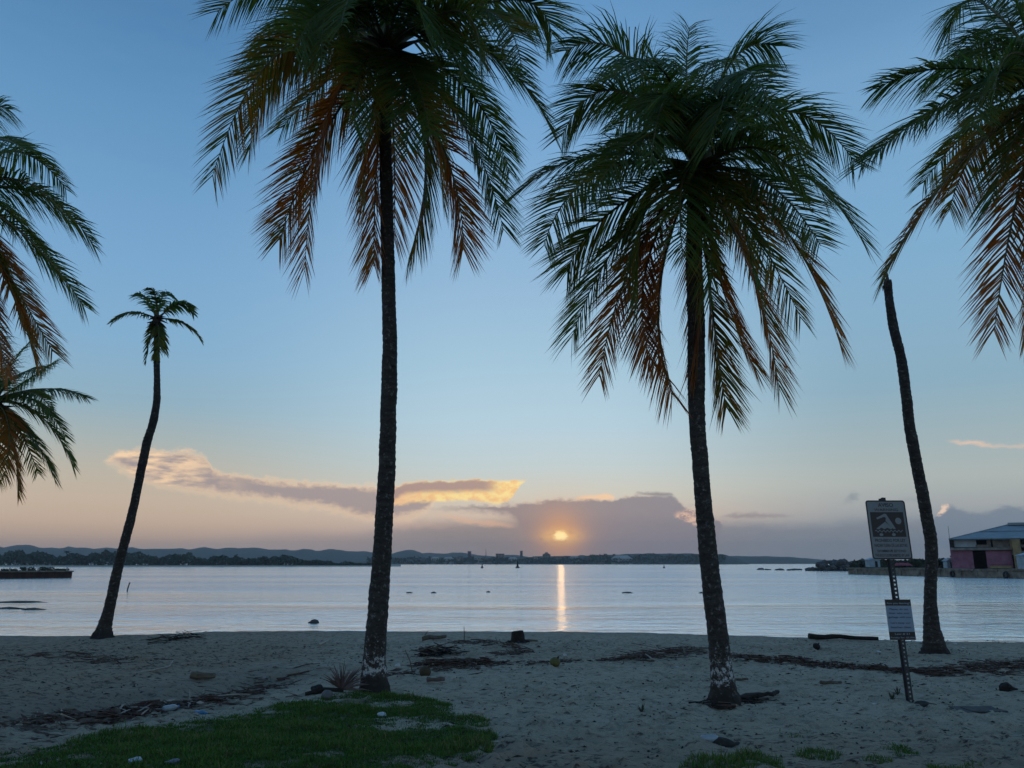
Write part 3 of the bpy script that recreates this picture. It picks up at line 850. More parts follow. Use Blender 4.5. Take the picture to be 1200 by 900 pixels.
# bushes behind the quay
def bush(px0, px1, py_top, Y, n, name, label, cat, seed, size=0.55):
    a, c = at(px0, 662, Y), at(px1, 662, Y)
    zt = at((px0 + px1) / 2, py_top, Y).z
    root = thing(name, ((a.x + c.x) / 2, Y, QZ), label, cat, 'shrubs on the quay')
    def fn(i, r_):
        u = r_.uniform(0, 1)
        prof = (zt - QZ) * (0.62 + 0.75 * abs(float(fbm(np.array([u * 7 + seed]), np.array([0.5]), 3, seed)[0])))
        prof *= min(1, 6 * u + 0.3, 6 * (1 - u) + 0.3)
        return (a.x + (c.x - a.x) * u, Y + r_.uniform(-2.2, 2.2), QZ + prof * r_.uniform(0, 1) ** 0.7)
    V, F = leaf_mass(n, fn, size, None, '', seed=seed)
    mesh('foliage', V, F, FOLIAGE, root)
    s = MB()
    for k in range(5):
        x = a.x + (c.x - a.x) * (k + 0.5) / 5
        s.tube([(x, Y, QZ - 0.2), (x + 0.3, Y, QZ + (zt - QZ) * 0.6)], [0.12, 0.05], 5)
    s.build('stem', BARK, root)
bush(1000, 1052, 655.5, 196, 1400, 'shrub', 'dark shrubs behind the quay, left of the sign post', 'shrub', 31)
bush(1050, 1092, 656.0, 186, 1300, 'shrub', 'dark shrubs behind the red awning, right of the sign post', 'shrub', 32)
bush(1088, 1117, 655.0, 172, 1000, 'shrub', 'dark shrubs between the headless trunk and the pink building', 'shrub', 33)

PALEB = simple('pale_blue_paint', (0.42, 0.52, 0.58), (0.26, 0.32, 0.36), 0.8); REDP = simple('red_canvas', (0.36, 0.05, 0.07), (0.22, 0.03, 0.05), 0.8)
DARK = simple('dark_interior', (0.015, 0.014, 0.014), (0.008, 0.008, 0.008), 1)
def boxthing(name, px0, px1, py0, py1, Y, dep, mat, label, cat, roofm):
    a, c = at(px0, py1, Y), at(px1, py0, Y)
    root = thing(name, ((a.x + c.x) / 2, Y, a.z), label, cat)
    b = MB(); b.box(((a.x + c.x) / 2, Y + dep / 2, (a.z + c.z) / 2), (c.x - a.x, dep, c.z - a.z)); b.build('wall', mat, root)
    b = MB()
    e = 0.2; xm = (a.x + c.x) / 2
    b.add([(a.x - e, Y - e, c.z + .01), (c.x + e, Y - e, c.z + .01), (c.x + e, Y + dep + e, c.z + .01), (a.x - e, Y + dep + e, c.z + .01), (xm, Y - e, c.z + 0.5), (xm, Y + dep + e, c.z + 0.5)], [(0, 1, 4), (1, 2, 5, 4), (2, 3, 5), (3, 0, 4, 5), (3, 2, 1, 0)])
    b.build('roof', roofm, root)
    b = MB(); b.box((a.x + (c.x - a.x) * 0.65, Y - 0.03, a.z + (c.z - a.z) * 0.42), ((c.x - a.x) * 0.22, 0.1, (c.z - a.z) * 0.8)); b.build('door', DARK, root)
boxthing('shed', 1019, 1031, 656.2, 664.5, 178, 2.0, PALEB, 'small pale blue shed behind the quay, below the big sign', 'shed', PALEB)
boxthing('shed', 1110.5, 1116.5, 657.5, 665.6, 152, 1.4, PALEB, 'small white hut against the left end of the pink building', 'hut', PALEB)
# red awning on four posts
a, c = at(1050.5, 663, 165), at(1067, 659.5, 165)
root = thing('awning', ((a.x + c.x) / 2, 165, QZ), 'faded red awning on the quay right of the sign post', 'awning')
b = MB(); zt = c.z
b.add([(a.x, 164, zt - .55), (c.x, 164, zt - .55), (c.x, 167, zt - .55), (a.x, 167, zt - .55), (a.x + .3, 165.5, zt), (c.x - .3, 165.5, zt)], [(0, 1, 5, 4), (1, 2, 5), (2, 3, 4, 5), (3, 0, 4), (3, 2, 1, 0)])
b.build('canopy', REDP, root)
for x in (a.x + .1, c.x - .1):
    for y in (164.1, 166.9):
        b = MB(); b.tube([(x, y, QZ), (x, y, zt - .5)], 0.05, 6); b.build('post', RUST, root)

PINK = simple('pink_plaster', (0.36, 0.155, 0.225), (0.19, 0.085, 0.125), 0.9, 0.85, 0.1); YELL = simple('yellow_plaster', (0.36, 0.27, 0.13), (0.15, 0.115, 0.07), 1.1)
CREAM = simple('dirty_cream', (0.27, 0.26, 0.235), (0.10, 0.095, 0.085), 1.1); ROOFB = simple('blue_metal_roof', (0.25, 0.30, 0.325), (0.15, 0.185, 0.205), 0.5, 0.6)
YB = 148.0
BA = math.radians(30.6)                      # the facade faces the beach
bu = Vector((math.cos(BA), -math.sin(BA), 0)); bn = Vector((math.sin(BA), math.cos(BA), 0))
BD = at(1116, 660, YB).dot(bn)
BROT = Matrix.Rotation(-BA, 3, 'Z')
def B(px, py, off=0.0):
    d = ray(px, py); t = (BD + off) / d.dot(bn)
    return Vector((0, 0, EYE)) + d * t
def BX(px, off=0.0): return B(px, 660, off)
bl = thing('quay_building', B(1160, 666.5), 'derelict pink building with pale blue metal roof on the quay', 'building')
def panel(name, x0, x1, y0, y1, mat, d=0.5, off=0.0, parent=bl, lab=None):
    a, c = B(x0, y1), B(x1, y0)
    k = MB(); k.box(Vector(((a.x + c.x) / 2, (a.y + c.y) / 2, (a.z + c.z) / 2)) + bn * (off + d / 2), ((Vector((c.x, c.y, 0)) - Vector((a.x, a.y, 0))).length, d, c.z - a.z), BROT); return k.build(name, mat, parent, label=lab)
base_y = 666.2
panel('wall', 1116, 1138, 645, base_y, PINK, 0.5); panel('wall', 1159, 1185, 645, base_y, PINK, 0.5)
panel('door_frame', 1137.2, 1139.4, 645.2, base_y, PINK, 0.7, -0.12); panel('door_frame', 1157.6, 1159.8, 645.2, base_y, PINK, 0.7, -0.12)
panel('door_panel', 1160.8, 1171.8, 646.5, 661.5, PINK, 0.2, -0.16); panel('door_panel', 1172.6, 1183.6, 646.5, 661.5, PINK, 0.2, -0.16)
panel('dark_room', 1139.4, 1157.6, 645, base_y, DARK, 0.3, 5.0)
panel('base_course', 1159.8, 1186, 663.0, base_y - .1, YELL, 0.3, -0.36)
panel('ledge', 1114.5, 1188, 641.3, 645.0, CREAM, 1.3, -0.6)
panel('upper_wall', 1117.5, 1143.5, 632, 641.2, PALEB, 0.4, 0.3); panel('upper_wall', 1157, 1160.5, 632, 641.2, CREAM, 0.4, 0.3); panel('upper_wall', 1164, 1186, 632, 641.2, CREAM, 0.4, 0.3)
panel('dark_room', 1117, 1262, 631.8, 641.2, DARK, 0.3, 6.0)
panel('sill', 1143.5, 1157, 638.2, 641.2, CREAM, 0.5, 0.2)
panel('side_post', 1113.5, 1117.4, 632.5, 641.2, DARK, 0.8, 0.1)
panel('column', 1184.5, 1190.5, 631.5, 645, YELL, 0.8, -0.7); panel('column', 1190, 1194.6, 631.6, 667.4, YELL, 0.8, -1.3)
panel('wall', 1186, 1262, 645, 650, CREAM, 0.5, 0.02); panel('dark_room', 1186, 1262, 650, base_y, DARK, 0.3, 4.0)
panel('upper_wall', 1197, 1262, 637.6, 641.2, CREAM, 0.4, 0.25); panel('column', 1228, 1232, 631.7, base_y, YELL, 0.6, -0.3); panel('wall', 1236, 1262, 650, base_y, PINK, 0.5, 0.02)
a, c = B(1112, 632), B(1266, 632); zE = a.z; zR = B(1182, 614.8, 8).z
b = MB()
def flat(p, z): return Vector((p.x, p.y, z))
V = [flat(a - bn, zE), flat(c - bn, zE), flat(c + bn * 17, zE), flat(a + bn * 17, zE), flat(B(1182, 614.8, 8), zR), flat(c - bu * 6 + bn * 8, zR)]
b.add(V, [(0, 1, 5, 4), (1, 2, 5), (2, 3, 4, 5), (3, 0, 4), (3, 2, 1, 0)])
rf = b.build('roof', ROOFB, bl)
b = MB()
pa = V[0].lerp(V[4], .5); pb = V[1].lerp(V[5], .5)
b.tube([pa + Vector((0, -.05, .05)), pb + Vector((0, -.05, .05))], 0.07, 5); b.build('roof_seam', ROOFB, rf)
b = MB(); b.tube([V[0] + Vector((0, 0, .05)), V[4] + Vector((0, 0, .05))], 0.07, 5); b.build('roof_seam', ROOFB, rf)
b = MB(); b.box(V[4] + bu * 2.6 + Vector((0, 0, 0.1)), (5.5, 2.0, 0.45), BROT); b.build('ridge_cap', ROOFB, rf)
panel('fascia', 1112, 1266, 631.0, 632.6, ROOFB, 0.12, -1.14)
# far side walls so that it holds from the side
al = B(1116, base_y); ar = B(1262, base_y); wl = (ar - al).length; hz0 = al.z - .3; hz1 = zE
for c0, sz in ((al + bu * .25 + bn * 8.8, (.5, 15.8)), (ar - bu * .25 + bn * 8.8, (.5, 15.8)), ((al + ar) / 2 + bn * 16.4, (wl - 1.2, .4))):
    k = MB(); k.box(flat(c0, (hz0 + hz1) / 2), (sz[0], sz[1], hz1 - hz0 - .02), BROT); k.build('wall', PINK, bl)
a = at(1112.6, 633, 150); c = at(1111.0, 616.5, 150)
ra = thing('antenna', a, 'thin whip antenna at the left corner of the pink building', 'antenna')
b = MB(); b.tube([a - Vector((0, 0, 5.2)), c], [0.06, 0.03], 5); b.build('antenna_pole', RUST, ra)
b = MB(); b.box(a - Vector((0, 0, 3.0)), (0.5, 0.2, 0.3)); b.build('bracket', RUST, ra)
k = boxthing('utility_box', 1200, 1220, 651, 667, 132, 1.6, PALEB, 'pale blue container at the right edge by the yellow post', 'container', PALEB)

# ------------------------------------------------------------------ old pier on the left
p0, p1 = WP(84, 677.2), WP(-130, 679.6)
pd = (p1 - p0).normalized(); pn = Vector((-pd.y, pd.x, 0)); pn = pn if pn.y > 0 else -pn
Lp = (p1 - p0).length
pier = thing('pier', (p0 + p1) / 2, 'old rusty walled pier at the left edge of the bay', 'pier')
b = MB()
nn = 90
V = []
for k in range(nn + 1):
    P = p0 + pd * (Lp * k / nn)
    o_ = 0.18 if (k // 2) % 2 else 0.0
    V += [P + qn * 0 + pn * o_ + Vector((0, 0, -1.2)), P + pn * o_ + Vector((0, 0, 1.02 + random.uniform(-.04, .04))), P + pn * 14 + Vector((0, 0, 1.02)), P + pn * 14 + Vector((0, 0, -1.2))]
b.add(V, [(k * 4, k * 4 + 1, k * 4 + 5, k * 4 + 4) for k in range(nn)] + [(k * 4 + 1, k * 4 + 2, k * 4 + 6, k * 4 + 5) for k in range(nn)] + [(k * 4 + 2, k * 4 + 3, k * 4 + 7, k * 4 + 6) for k in range(nn)] + [(0, 1, 2, 3), (nn * 4 + 3, nn * 4 + 2, nn * 4 + 1, nn * 4)])
b.build('sheet_pile_wall', RUST, pier)
b = MB(); b.box((p0 + p1) / 2 + pn * 6.8 + Vector((0, 0, 1.10)), (Lp + .4, 14.2, 0.2), Matrix.Rotation(math.atan2(pd.y, pd.x), 3, 'Z')); b.build('deck', CONC, pier)
for i in range(7):
    s = [0.03, 0.14, 0.24, 0.36, 0.5, 0.66, 0.82][i]
    P = p0 + pd * (Lp * s) + pn * random.uniform(2, 6) + Vector((0, 0, 1.2))
    def fn(k_, r_, P=P):
        th = r_.uniform(0, 6.28); q = r_.uniform(0, 1) ** .5
        return (P.x + math.cos(th) * q * 1.3, P.y + math.sin(th) * q * 0.8, P.z + (0.25 + .35 * abs(math.sin(i * 2.1))) * r_.uniform(0, 1))
    Vv, Fv = leaf_mass(260, fn, 0.14, None, '', seed=50 + i)
    props(mesh('weed_tuft', Vv, Fv, FOLIAGE), ['weed tuft at the very end of the left pier', 'second weed tuft from the pier end', 'third weed tuft from the pier end', 'weed tuft on the pier below the far palms', 'low weed tuft on the pier near the left frame edge', 'weed tuft on the pier at the frame edge', 'weed tuft on the pier outside the left edge'][i], 'weeds', 'weed tufts on the pier')
GULL = simple('gull_white', (0.62, 0.62, 0.6), (0.45, 0.45, 0.45), 4)
for i, (px, py) in enumerate([(5.5, 667.5), (27, 667.0), (41, 665.2), (79, 664.8)]):
    # small white bollards on the pier top
    P = p0 + pd * (Lp * (84 - px) / 214.0) + pn * 1.3 + Vector((0, 0, 1.2))
    b = MB(); b.tube([P, P + Vector((0, 0, .38)), P + Vector((0, 0, .46)), P + Vector((0, 0, .6))], [.12, .10, .17, .13], 8)
    props(b.build('bollard', GULL, smooth_=True), ['pale bollard on the pier at the left frame edge', 'second pale bollard from the left on the pier', 'third pale bollard, in the middle of the pier', 'pale bollard at the end of the pier'][i], 'bollard', 'pale bollards on the pier')

# ------------------------------------------------------------------ things in the water
BUOY = simple('buoy_paint', (0.045, 0.05, 0.05), (0.025, 0.025, 0.028), 2)
for px, py, h, lb in ((565, 662.8, 2.4, 'smaller dark buoy left of the setting sun'), (606.5, 664.2, 3.9, 'larger dark navigation buoy left of the setting sun'), (778, 662.9, 1.7, 'tiny dark buoy far out left of the right trunk')):
    P = on_plane(px, py + 0.6, WZ)
    P = at(px, 660, 420); P.z = WZ
    h = h * 420 / 420 * 0.9
    root = thing('buoy', P, lb, 'buoy', 'navigation buoys in the bay')
    b = MB(); b.tube([P + Vector((0, 0, -.4)), P + Vector((0, 0, .3)), P + Vector((0, 0, .7))], [h * .30, h * .34, h * .22], 12); b.build('float', BUOY, root)
    b = MB(); b.tube([P + Vector((0, 0, .6)), P + Vector((0, 0, h * .75)), P + Vector((0, 0, h * .8))], [h * .18, h * .09, h * .09], 8); b.build('tower', BUOY, root)
    b = MB(); b.tube([P + Vector((0, 0, h * .8)), P + Vector((0, 0, h * .92)), P + Vector((0, 0, h))], [h * .11, h * .11, h * .03], 8); b.build('top_mark', BUOY, root)
P = WP(149, 692.5)
b = MB(); b.tube([P + Vector((-.05, 0, -.6)), P + Vector((.05, 0, .3)), P + Vector((.16, 0, .72)), P + Vector((.17, 0, .75))], [.055, .06, .05, .02], 7, wob=.2); b.blob(P + Vector((.15, 0, .68)), (.16, .14, .16), 3, 1)
props(b.build('stake', WOOD), 'dark leaning stake in the water right of the thin palm', 'stake')
for i, (px, py, d) in enumerate([(480, 695, .24), (508, 695, .22), (572, 694, .16), (735, 695, .42), (822, 695, .22), (20, 706, 1.5), (10, 713.5, .8), (38, 714.5, .6)]):  # last three are dark shapes added for ruffled water mirroring darker sky
    P = WP(px, py)
    b = MB(); b.blob(P + Vector((0, 0, .0)), (d * 1.9, d * .8, .16), 80 + i, 2, .35)
    b.tube([P + Vector((-d, 0, .02)), P + Vector((0, .1, .06)), P + Vector((d * 1.3, 0, .0))], [.02, .05, .015], 6)
    props(b.build('debris_and_ripple_shape', WOOD), ['left one of two small floating scraps right of the big trunk', 'right one of two small floating scraps right of the big trunk', 'tiny floating scrap between trunk and sun glint', 'floating scrap right of the sun glint', 'floating scrap close to the right big trunk', 'largest dark shape standing in for ruffled water at the left edge', 'dark shape standing in for ruffled water at the left edge, nearer', 'small dark shape standing in for ruffled water right of the left edge'][i], 'debris', 'scraps floating on the bay')
P = WP(367.5, 730)
b = MB(); b.blob(P + Vector((0, 0, .02)), (.34, .26, .22), 91, 2, .3); b.blob(P + Vector((-.14, 0, 0)), (.2, .16, .12), 92, 2, .3)
props(b.build('shore_rock', ROCKM, smooth_=True), 'single dark rock in the water just off the beach', 'rock')

# ------------------------------------------------------------------ palms
def bez(P0, P1, P2, t):
    t = t[:, None]
    return (1 - t) ** 2 * P0 + 2 * t * (1 - t) * P1 + t ** 2 * P2
def bezd(P0, P1, P2, t):
    t = t[:, None]
    d = 2 * (1 - t) * (P1 - P0) + 2 * t * (P2 - P1)
    return d / np.linalg.norm(d, axis=1, keepdims=True)
def nrm(a): return a / np.maximum(1e-9, np.linalg.norm(a, axis=-1, keepdims=True))
def frond(root, H, Mp, T, age, seed, leaf, wid, rr=0.026, n=None, dens=1.0):
    g_ = np.random.default_rng(seed)
    H, Mp, T = np.array(H), np.array(Mp), np.array(T)
    C = 2 * Mp - 0.5 * (H + T)
    C = C + g_.normal(0, 0.045, 3) * np.linalg.norm(T - H)
    L = np.linalg.norm(Mp - H) + np.linalg.norm(T - Mp)
    # rachis
    ts = np.linspace(0, 1, 15)
    P = bez(H, C, T, ts); Td = bezd(H, C, T, ts)
    up = np.array([0, 0, 1.0])
    hor = T - H; hor[2] = 0
    hor = hor / (np.linalg.norm(hor) + 1e-9)
    side0 = np.array([hor[1], -hor[0], 0])
    roll = g_.uniform(-0.4, 0.4)
    twist = g_.choice([-1, 1]) * g_.uniform(0.35, 1.1)
    def frame(Td, tt):
        s = nrm(np.cross(Td, up) * 0.5 + side0 * 0.8)
        s = nrm(s - Td * np.sum(s * Td, 1, keepdims=True))
        nn_ = np.cross(s, Td)
        nn_ = np.where(nn_[:, 2:3] < -0.2, -nn_, nn_)
        rl = (roll + twist * np.clip(tt, 0, 1))[:, None]
        s2 = s * np.cos(rl) + nn_ * np.sin(rl)
        return s2, np.cross(s2, Td)
    s, nn_ = frame(Td, ts)
    V = []; k6 = 5
    for i in range(15):
        r_ = rr * (1.0 - 0.86 * ts[i]) * (1.0 + 1.1 * max(0, 0.12 - ts[i]) / 0.12)
        for k in range(k6):
            th = 2 * math.pi * k / k6
            V.append(P[i] + s[i] * math.cos(th) * r_ * 1.25 + nn_[i] * math.sin(th) * r_)
    F = [(i * k6 + k, i * k6 + (k + 1) % k6, (i + 1) * k6 + (k + 1) % k6, (i + 1) * k6 + k) for i in range(14) for k in range(k6)]
    ageV = [age * .5] * len(V)
    mi = [1] * len(F)
    V = [np.array(V)]
    nb = len(V[0])
    # leaflets
    n = n or int(L * 41 * dens)
    for sg in (-1, 1):
        t = np.linspace(0.13, 0.995, n) + g_.normal(0, 0.004, n)
        keep = g_.uniform(0, 1, n) > 0.08
        gap0 = g_.uniform(0.2, 0.95, 3)
        for g0 in gap0: keep &= ~((t > g0) & (t < g0 + g_.uniform(0, 0.035)))
        t = np.clip(t[keep], 0, 1); m_ = len(t)
        B_ = bez(H, C, T, t); D = bezd(H, C, T, t); s_, n_ = frame(D, t)
        prof = np.interp(t, [0.1, 0.25, 0.5, 0.75, 0.92, 1.0], [0.60, 0.92, 1.0, 0.88, 0.66, 0.50])
        ln = leaf * prof * g_.uniform(0.74, 1.1, m_)
        an = np.interp(t, [0.1, 0.6, 0.9, 1.0], [0.60, 0.90, 1.0, 1.12]) + g_.normal(0, 0.06, m_)
        lift = 0.30 + g_.normal(0, 0.09, m_)
        d0 = nrm(s_ * sg * np.cos(an)[:, None] + D * np.sin(an)[:, None] + n_ * lift[:, None] * np.cos(an)[:, None])
        droop = (1.0 + 0.3 * age + g_.normal(0, 0.2, m_)) * np.interp(t, [0, .6, 1], [1.05, 1.0, 0.6]) * (1 - 0.72 * np.clip(-D[:, 2], 0, 1))
        pts = [B_]; dirs = []
        p = B_
        for q in range(3):
            dd = nrm(d0 - np.array([0, 0, 1.0]) * (droop * (0.34, 0.80, 1.10)[q])[:, None])
            dirs.append(dd)
            p = p + dd * (ln / 3)[:, None]
            pts.append(p)
        wv = nrm(D - d0 * np.sum(D * d0, 1, keepdims=True))
        tw = g_.normal(0, 0.5, m_)
        nv = np.cross(d0, wv)
        wv = wv * np.cos(tw)[:, None] + nv * np.sin(tw)[:, None]
        wd = wid * g_.uniform(0.8, 1.15, m_) * np.interp(t, [0, .3, 1], [0.8, 1, 0.6])
        rows = []
        for q, wk in enumerate((0.8, 1.0, 0.62)):
            rows += [pts[q] - wv * (wd * wk / 2)[:, None], pts[q] + wv * (wd * wk / 2)[:, None]]
        rows.append(pts[3])
        VV = np.stack(rows, 1).reshape(-1, 3)
        base_i = nb + np.arange(m_)[:, None] * 7
        Q = np.concatenate([base_i + np.array([0, 1, 3, 2]), base_i + np.array([2, 3, 5, 4])])
        Tt = base_i + np.array([4, 5, 6])
        F += [tuple(x) for x in Q.tolist()] + [tuple(x) for x in Tt.tolist()]
        mi += [0] * (len(Q) + len(Tt))
        V.append(VV); nb += len(VV)
        loc = age * (0.50 + 0.62 * np.interp(t, [0, .35, .75, 1], [0.3, 0.9, 1.1, .75])) + g_.normal(0, 0.11, m_) + 0.3 * vn(t * 9, t * 0 + sg, seed % 50)
        lv = loc[:, None] + np.array([0, 0, .02, .02, .06, .06, .14])[None, :] * (1 if age > .1 else .4)
        ageV += np.clip(lv, 0, 1).reshape(-1).tolist()
    return mesh('frond', np.concatenate(V), F, [LEAF, RACHIS_OLD if age > 0.75 else RACHIS], root, None, {'age': ageV}, mi)

def trunk_mesh(pts, Y, root, mat, name='trunk', n=14, ring=0.09, lean=0.0, flare=1.0):
    """pts: (px, py, width px) from the top down to the base"""
    W3 = []
    z0 = None
    for i, (px, py, wpx) in enumerate(pts):
        Yi = Y + lean * (1 - i / (len(pts) - 1))
        p = at(px, py, Yi)
        dep = Yi * CP + (p.z - EYE) * SP
        W3.append((p, wpx / FPX * dep / 2))
    W3 = W3[::-1]
    # resample by height with a smooth curve
    zs = np.array([p.z for p, r_ in W3]); xs = np.array([p.x for p, r_ in W3]); ys = np.array([p.y for p, r_ in W3]); rs = np.array([r_ for p, r_ in W3])
    zz = np.arange(zs[0] - 0.15, zs[-1], ring / 3)
    def sm(a):
        v_ = np.interp(zz, zs, a)
        k = max(3, int(0.30 / (ring / 3))) | 1
        pad = np.pad(v_, k // 2, mode='edge')
        # keep the ends' slope
        pad[:k // 2] = v_[0] + (v_[0] - v_[min(k, len(v_) - 1)]) / k * np.arange(k // 2, 0, -1)
        pad[-(k // 2):] = v_[-1] + (v_[-1] - v_[-min(k, len(v_))]) / k * np.arange(1, k // 2 + 1)
        return np.convolve(pad, np.ones(k) / k, 'valid')
    X, Yy, Rr = sm(xs), sm(ys), np.interp(zz, zs, rs)
    V = []
    g_ = np.random.default_rng(int(abs(pts[0][0])) + 3)
    th = np.arange(n) * 2 * math.pi / n
    for i, z in enumerate(zz):
        ringf = 1 + (0.016 if i % 3 == 0 else -0.008) + 0.02 * math.sin(i * 1.7) * 0.5
        hb = z - zs[0]
        fl = 1 + flare * 0.30 * math.exp(-max(hb, -.1) / 0.13) + 0.10 * flare * math.exp(-max(hb, 0) / 0.5)
        bumps = 1 + 0.06 * vn(th / 6.28 * 5 + 0.3, np.full(n, z * 4.0), 3.0) * 2 + 0.05 * g_.normal(size=n) * (0.5)
        if hb < 0.3: bumps = bumps + 0.16 * np.sin(th * 5 + 1) * (0.3 - hb) / 0.3 * flare
        r_ = Rr[i] * ringf * fl * bumps
        V.append(np.stack([X[i] + np.cos(th) * r_, Yy[i] + np.sin(th) * r_, np.full(n, z) + 0.012 * g_.normal(size=n)], 1))
    V = np.concatenate(V)
    m_ = len(zz)
    F = [(i * n + k, i * n + (k + 1) % n, (i + 1) * n + (k + 1) % n, (i + 1) * n + k) for i in range(m_ - 1) for k in range(n)]
    F.append(tuple((m_ - 1) * n + k for k in range(n)))
    if root is None:
        return V, F
    return mesh(name, V, F, mat, root, None, None, None, True)

def crown_heart(root, H, r_, seed, stubs=14):
    b = MB()
    b.blob(H - Vector((0, 0, r_ * .6)), (r_ * 1.9, r_ * 1.9, r_ * 3.4), seed, 2, .2)
    rr = random.Random(seed)
    for k in range(stubs):
        an = k * 2.4
        d = Vector((math.cos(an), math.sin(an), rr.uniform(-.3, .5)))
        q = H + Vector((0, 0, rr.uniform(-1.6, .3) * r_))
        b.tube([q + d * r_ * .4, q + d * r_ * 1.5, q + d * r_ * rr.uniform(2.2, 3.2) + Vector((0, 0, -rr.uniform(0, .8) * r_))], [r_ * .38, r_ * .26, r_ * .06], 6, wob=.1)
    for k in range(16):                                # hanging fibre and old flower stalks
        an = rr.uniform(0, 6.28); L = rr.uniform(1.5, 5.5) * r_
        q = H + Vector((math.cos(an) * r_, math.sin(an) * r_, -rr.uniform(.2, 1.2) * r_))
        b.tube([q, q + Vector((math.cos(an) * r_ * 1.2, math.sin(an) * r_ * 1.2, -L * .3)), q + Vector((math.cos(an) * r_ * 1.1, math.sin(an) * r_ * 1.1, -L))], [r_ * .09, r_ * .06, r_ * .02], 4)
    b.build('crown_base', FIBRE, root)

def solve(px, py, H, Y0, chord, sg):
    best = at(px, py, Y0)
    if sg == 0 or (best - H).length >= chord:
        return best
    lo, hi = 0.0, chord
    for _ in range(40):
        m_ = (lo + hi) / 2
        if (at(px, py, Y0 + sg * m_) - H).length < chord: lo = m_
        else: hi = m_
    return at(px, py, Y0 + sg * hi)
def palm(label, base_px, Y, hub, trunk, fronds, chord, leaf, wid, mat, seed, base_z=None, heart=0.15, rr=0.026, dens=1.0, flare=1.0, lean=0.0):
    bp = at(base_px[0], base_px[1], Y)
    root = thing('coconut_palm', (bp.x, Y, bp.z), label, 'palm tree', 'coconut palms on the beach')
    H = at(hub[0], hub[1], Y + lean)
    if trunk:
        trunk_mesh(trunk, Y, root, mat, lean=lean, flare=flare)
    crown_heart(root, H, heart, seed)
    for i, f in enumerate(fronds):
        (mx, my), (tx, ty), sg, age = f[:4]
        T = solve(tx, ty, H, Y + lean, chord * (f[4] if len(f) > 4 else 1.0), sg)
        Mp = at(mx, my, Y + lean + (T.y - Y - lean) * 0.45)
        frond(root, H, Mp, T, age, seed * 100 + i, leaf * random.uniform(.9, 1.1), wid, rr, None, dens)
    return root
def GY(px, py): return G(px, py).y

f1 = [((335, 58), (249, 206), 0, .30), ((388, 128), (357, 318), -1, .66), ((372, 150), (328, 281), 1, .55), ((462, 84), (477, 180), -1, .12), ((570, 58), (646, 153), 0, .10),
      ((545, 100), (597, 203), 1, .10), ((542, 138), (590, 270), -1, .12), ((513, 172), (543, 292), 1, .62), ((490, 178), (479, 303), -1, .28), ((442, 190), (438, 312), 1, .66), ((424, 150), (428, 238), -1, .42),
      ((585, -8), (647, 40), 0, .08), ((553, 14), (612, 82), -1, .10), ((365, -28), (254, 14), 0, .08), ((392, 6), (377, 72), -1, .08), ((345, 85), (292, 178), 1, .42), ((530, 18), (562, 62), -1, .16),
      ((420, 40), (400, 120), 1, .2), ((500, 120), (520, 240), 1, .3), ((465, 170), (462, 280), 1, .72), ((355, 20), (300, 90), 1, .15),
      ((400, -70), (310, -70), 1, .05), ((440, -90), (420, -190), 0, .0), ((480, -90), (520, -180), 0, .0), ((530, -60), (610, -90), 1, .0), ((545, -40), (640, -30), -1, .05), ((390, -60), (300, -100), -1, .0), ((455, -50), (470, -30), -1, .05), ((375, -40), (300, -30), -1, .05), ((510, -30), (575, 5), 1, .05), ((405, 20), (345, 60), -1, .05), ((500, 30), (545, 95), -1, .06), ((430, 60), (415, 150), -1, .12), ((485, 70), (505, 160), -1, .1), ((420, -10), (400, 30), -1, .03), ((480, -5), (500, 40), -1, .03), ((400, 70), (330, 150), 1, .25)]
palm('tallest coconut palm, left of the sunset, its crown cut by the top edge', (438, 810), GY(438, 810), (453, 58),
     [(452, 66, 15), (451, 150, 15), (453, 230, 15), (455, 330, 16), (457, 400, 17), (455, 500, 19), (452, 580, 20.5), (448, 650, 22), (443, 710, 23.5), (439, 770, 26), (438, 812, 29)], f1, 3.35, 1.06, .029, BARKP, 11)

f2 = [((808, 100), (808, 32), 1, .0), ((786, 108), (765, 66), 1, .0), ((850, 84), (908, 54), 0, .0), ((866, 82), (905, 128), -1, .05), ((742, 74), (663, 60), 0, .05), ((722, 106), (658, 160), 0, .08), ((700, 172), (605, 228), 0, .08),
      ((712, 192), (637, 288), -1, .10), ((725, 252), (665, 318), 0, .12), ((727, 275), (670, 396), 1, .15), ((740, 300), (702, 442), 1, .62), ((777, 330), (788, 462), 1, .75), ((762, 318), (766, 430), 1, .70),
      ((838, 350), (851, 478), 1, .40), ((880, 318), (913, 455), 1, .52), ((915, 268), (985, 405), 0, .58), ((925, 198), (1012, 283), 0, .10), ((920, 132), (1002, 190), 0, .05), ((905, 150), (968, 236), 1, .05),
      ((823, 235), (833, 348), -1, .14), ((846, 112), (826, 180), -1, .05), ((790, 120), (762, 192), -1, .05), ((772, 240), (748, 365), -1, .12), ((900, 205), (962, 288), -1, .12), ((878, 252), (938, 372), 1, .32),
      ((762, 112), (702, 132), 1, .05), ((765, 152), (690, 232), -1, .06), ((845, 320), (884, 430), 1, .62), ((815, 320), (815, 440), 1, .8), ((870, 122), (938, 170), -1, .05), ((832, 100), (850, 70), 1, .0), ((775, 95), (718, 92), -1, .03), ((800, 118), (775, 112), -1, .02), ((840, 130), (868, 150), -1, .03), ((755, 165), (700, 205), 1, .08), ((880, 165), (940, 215), -1, .06), ((780, 130), (722, 150), 1, .04), ((862, 150), (915, 172), 1, .04), ((855, 235), (885, 330), -1, .14), ((808, 215), (800, 300), -1, .1)]
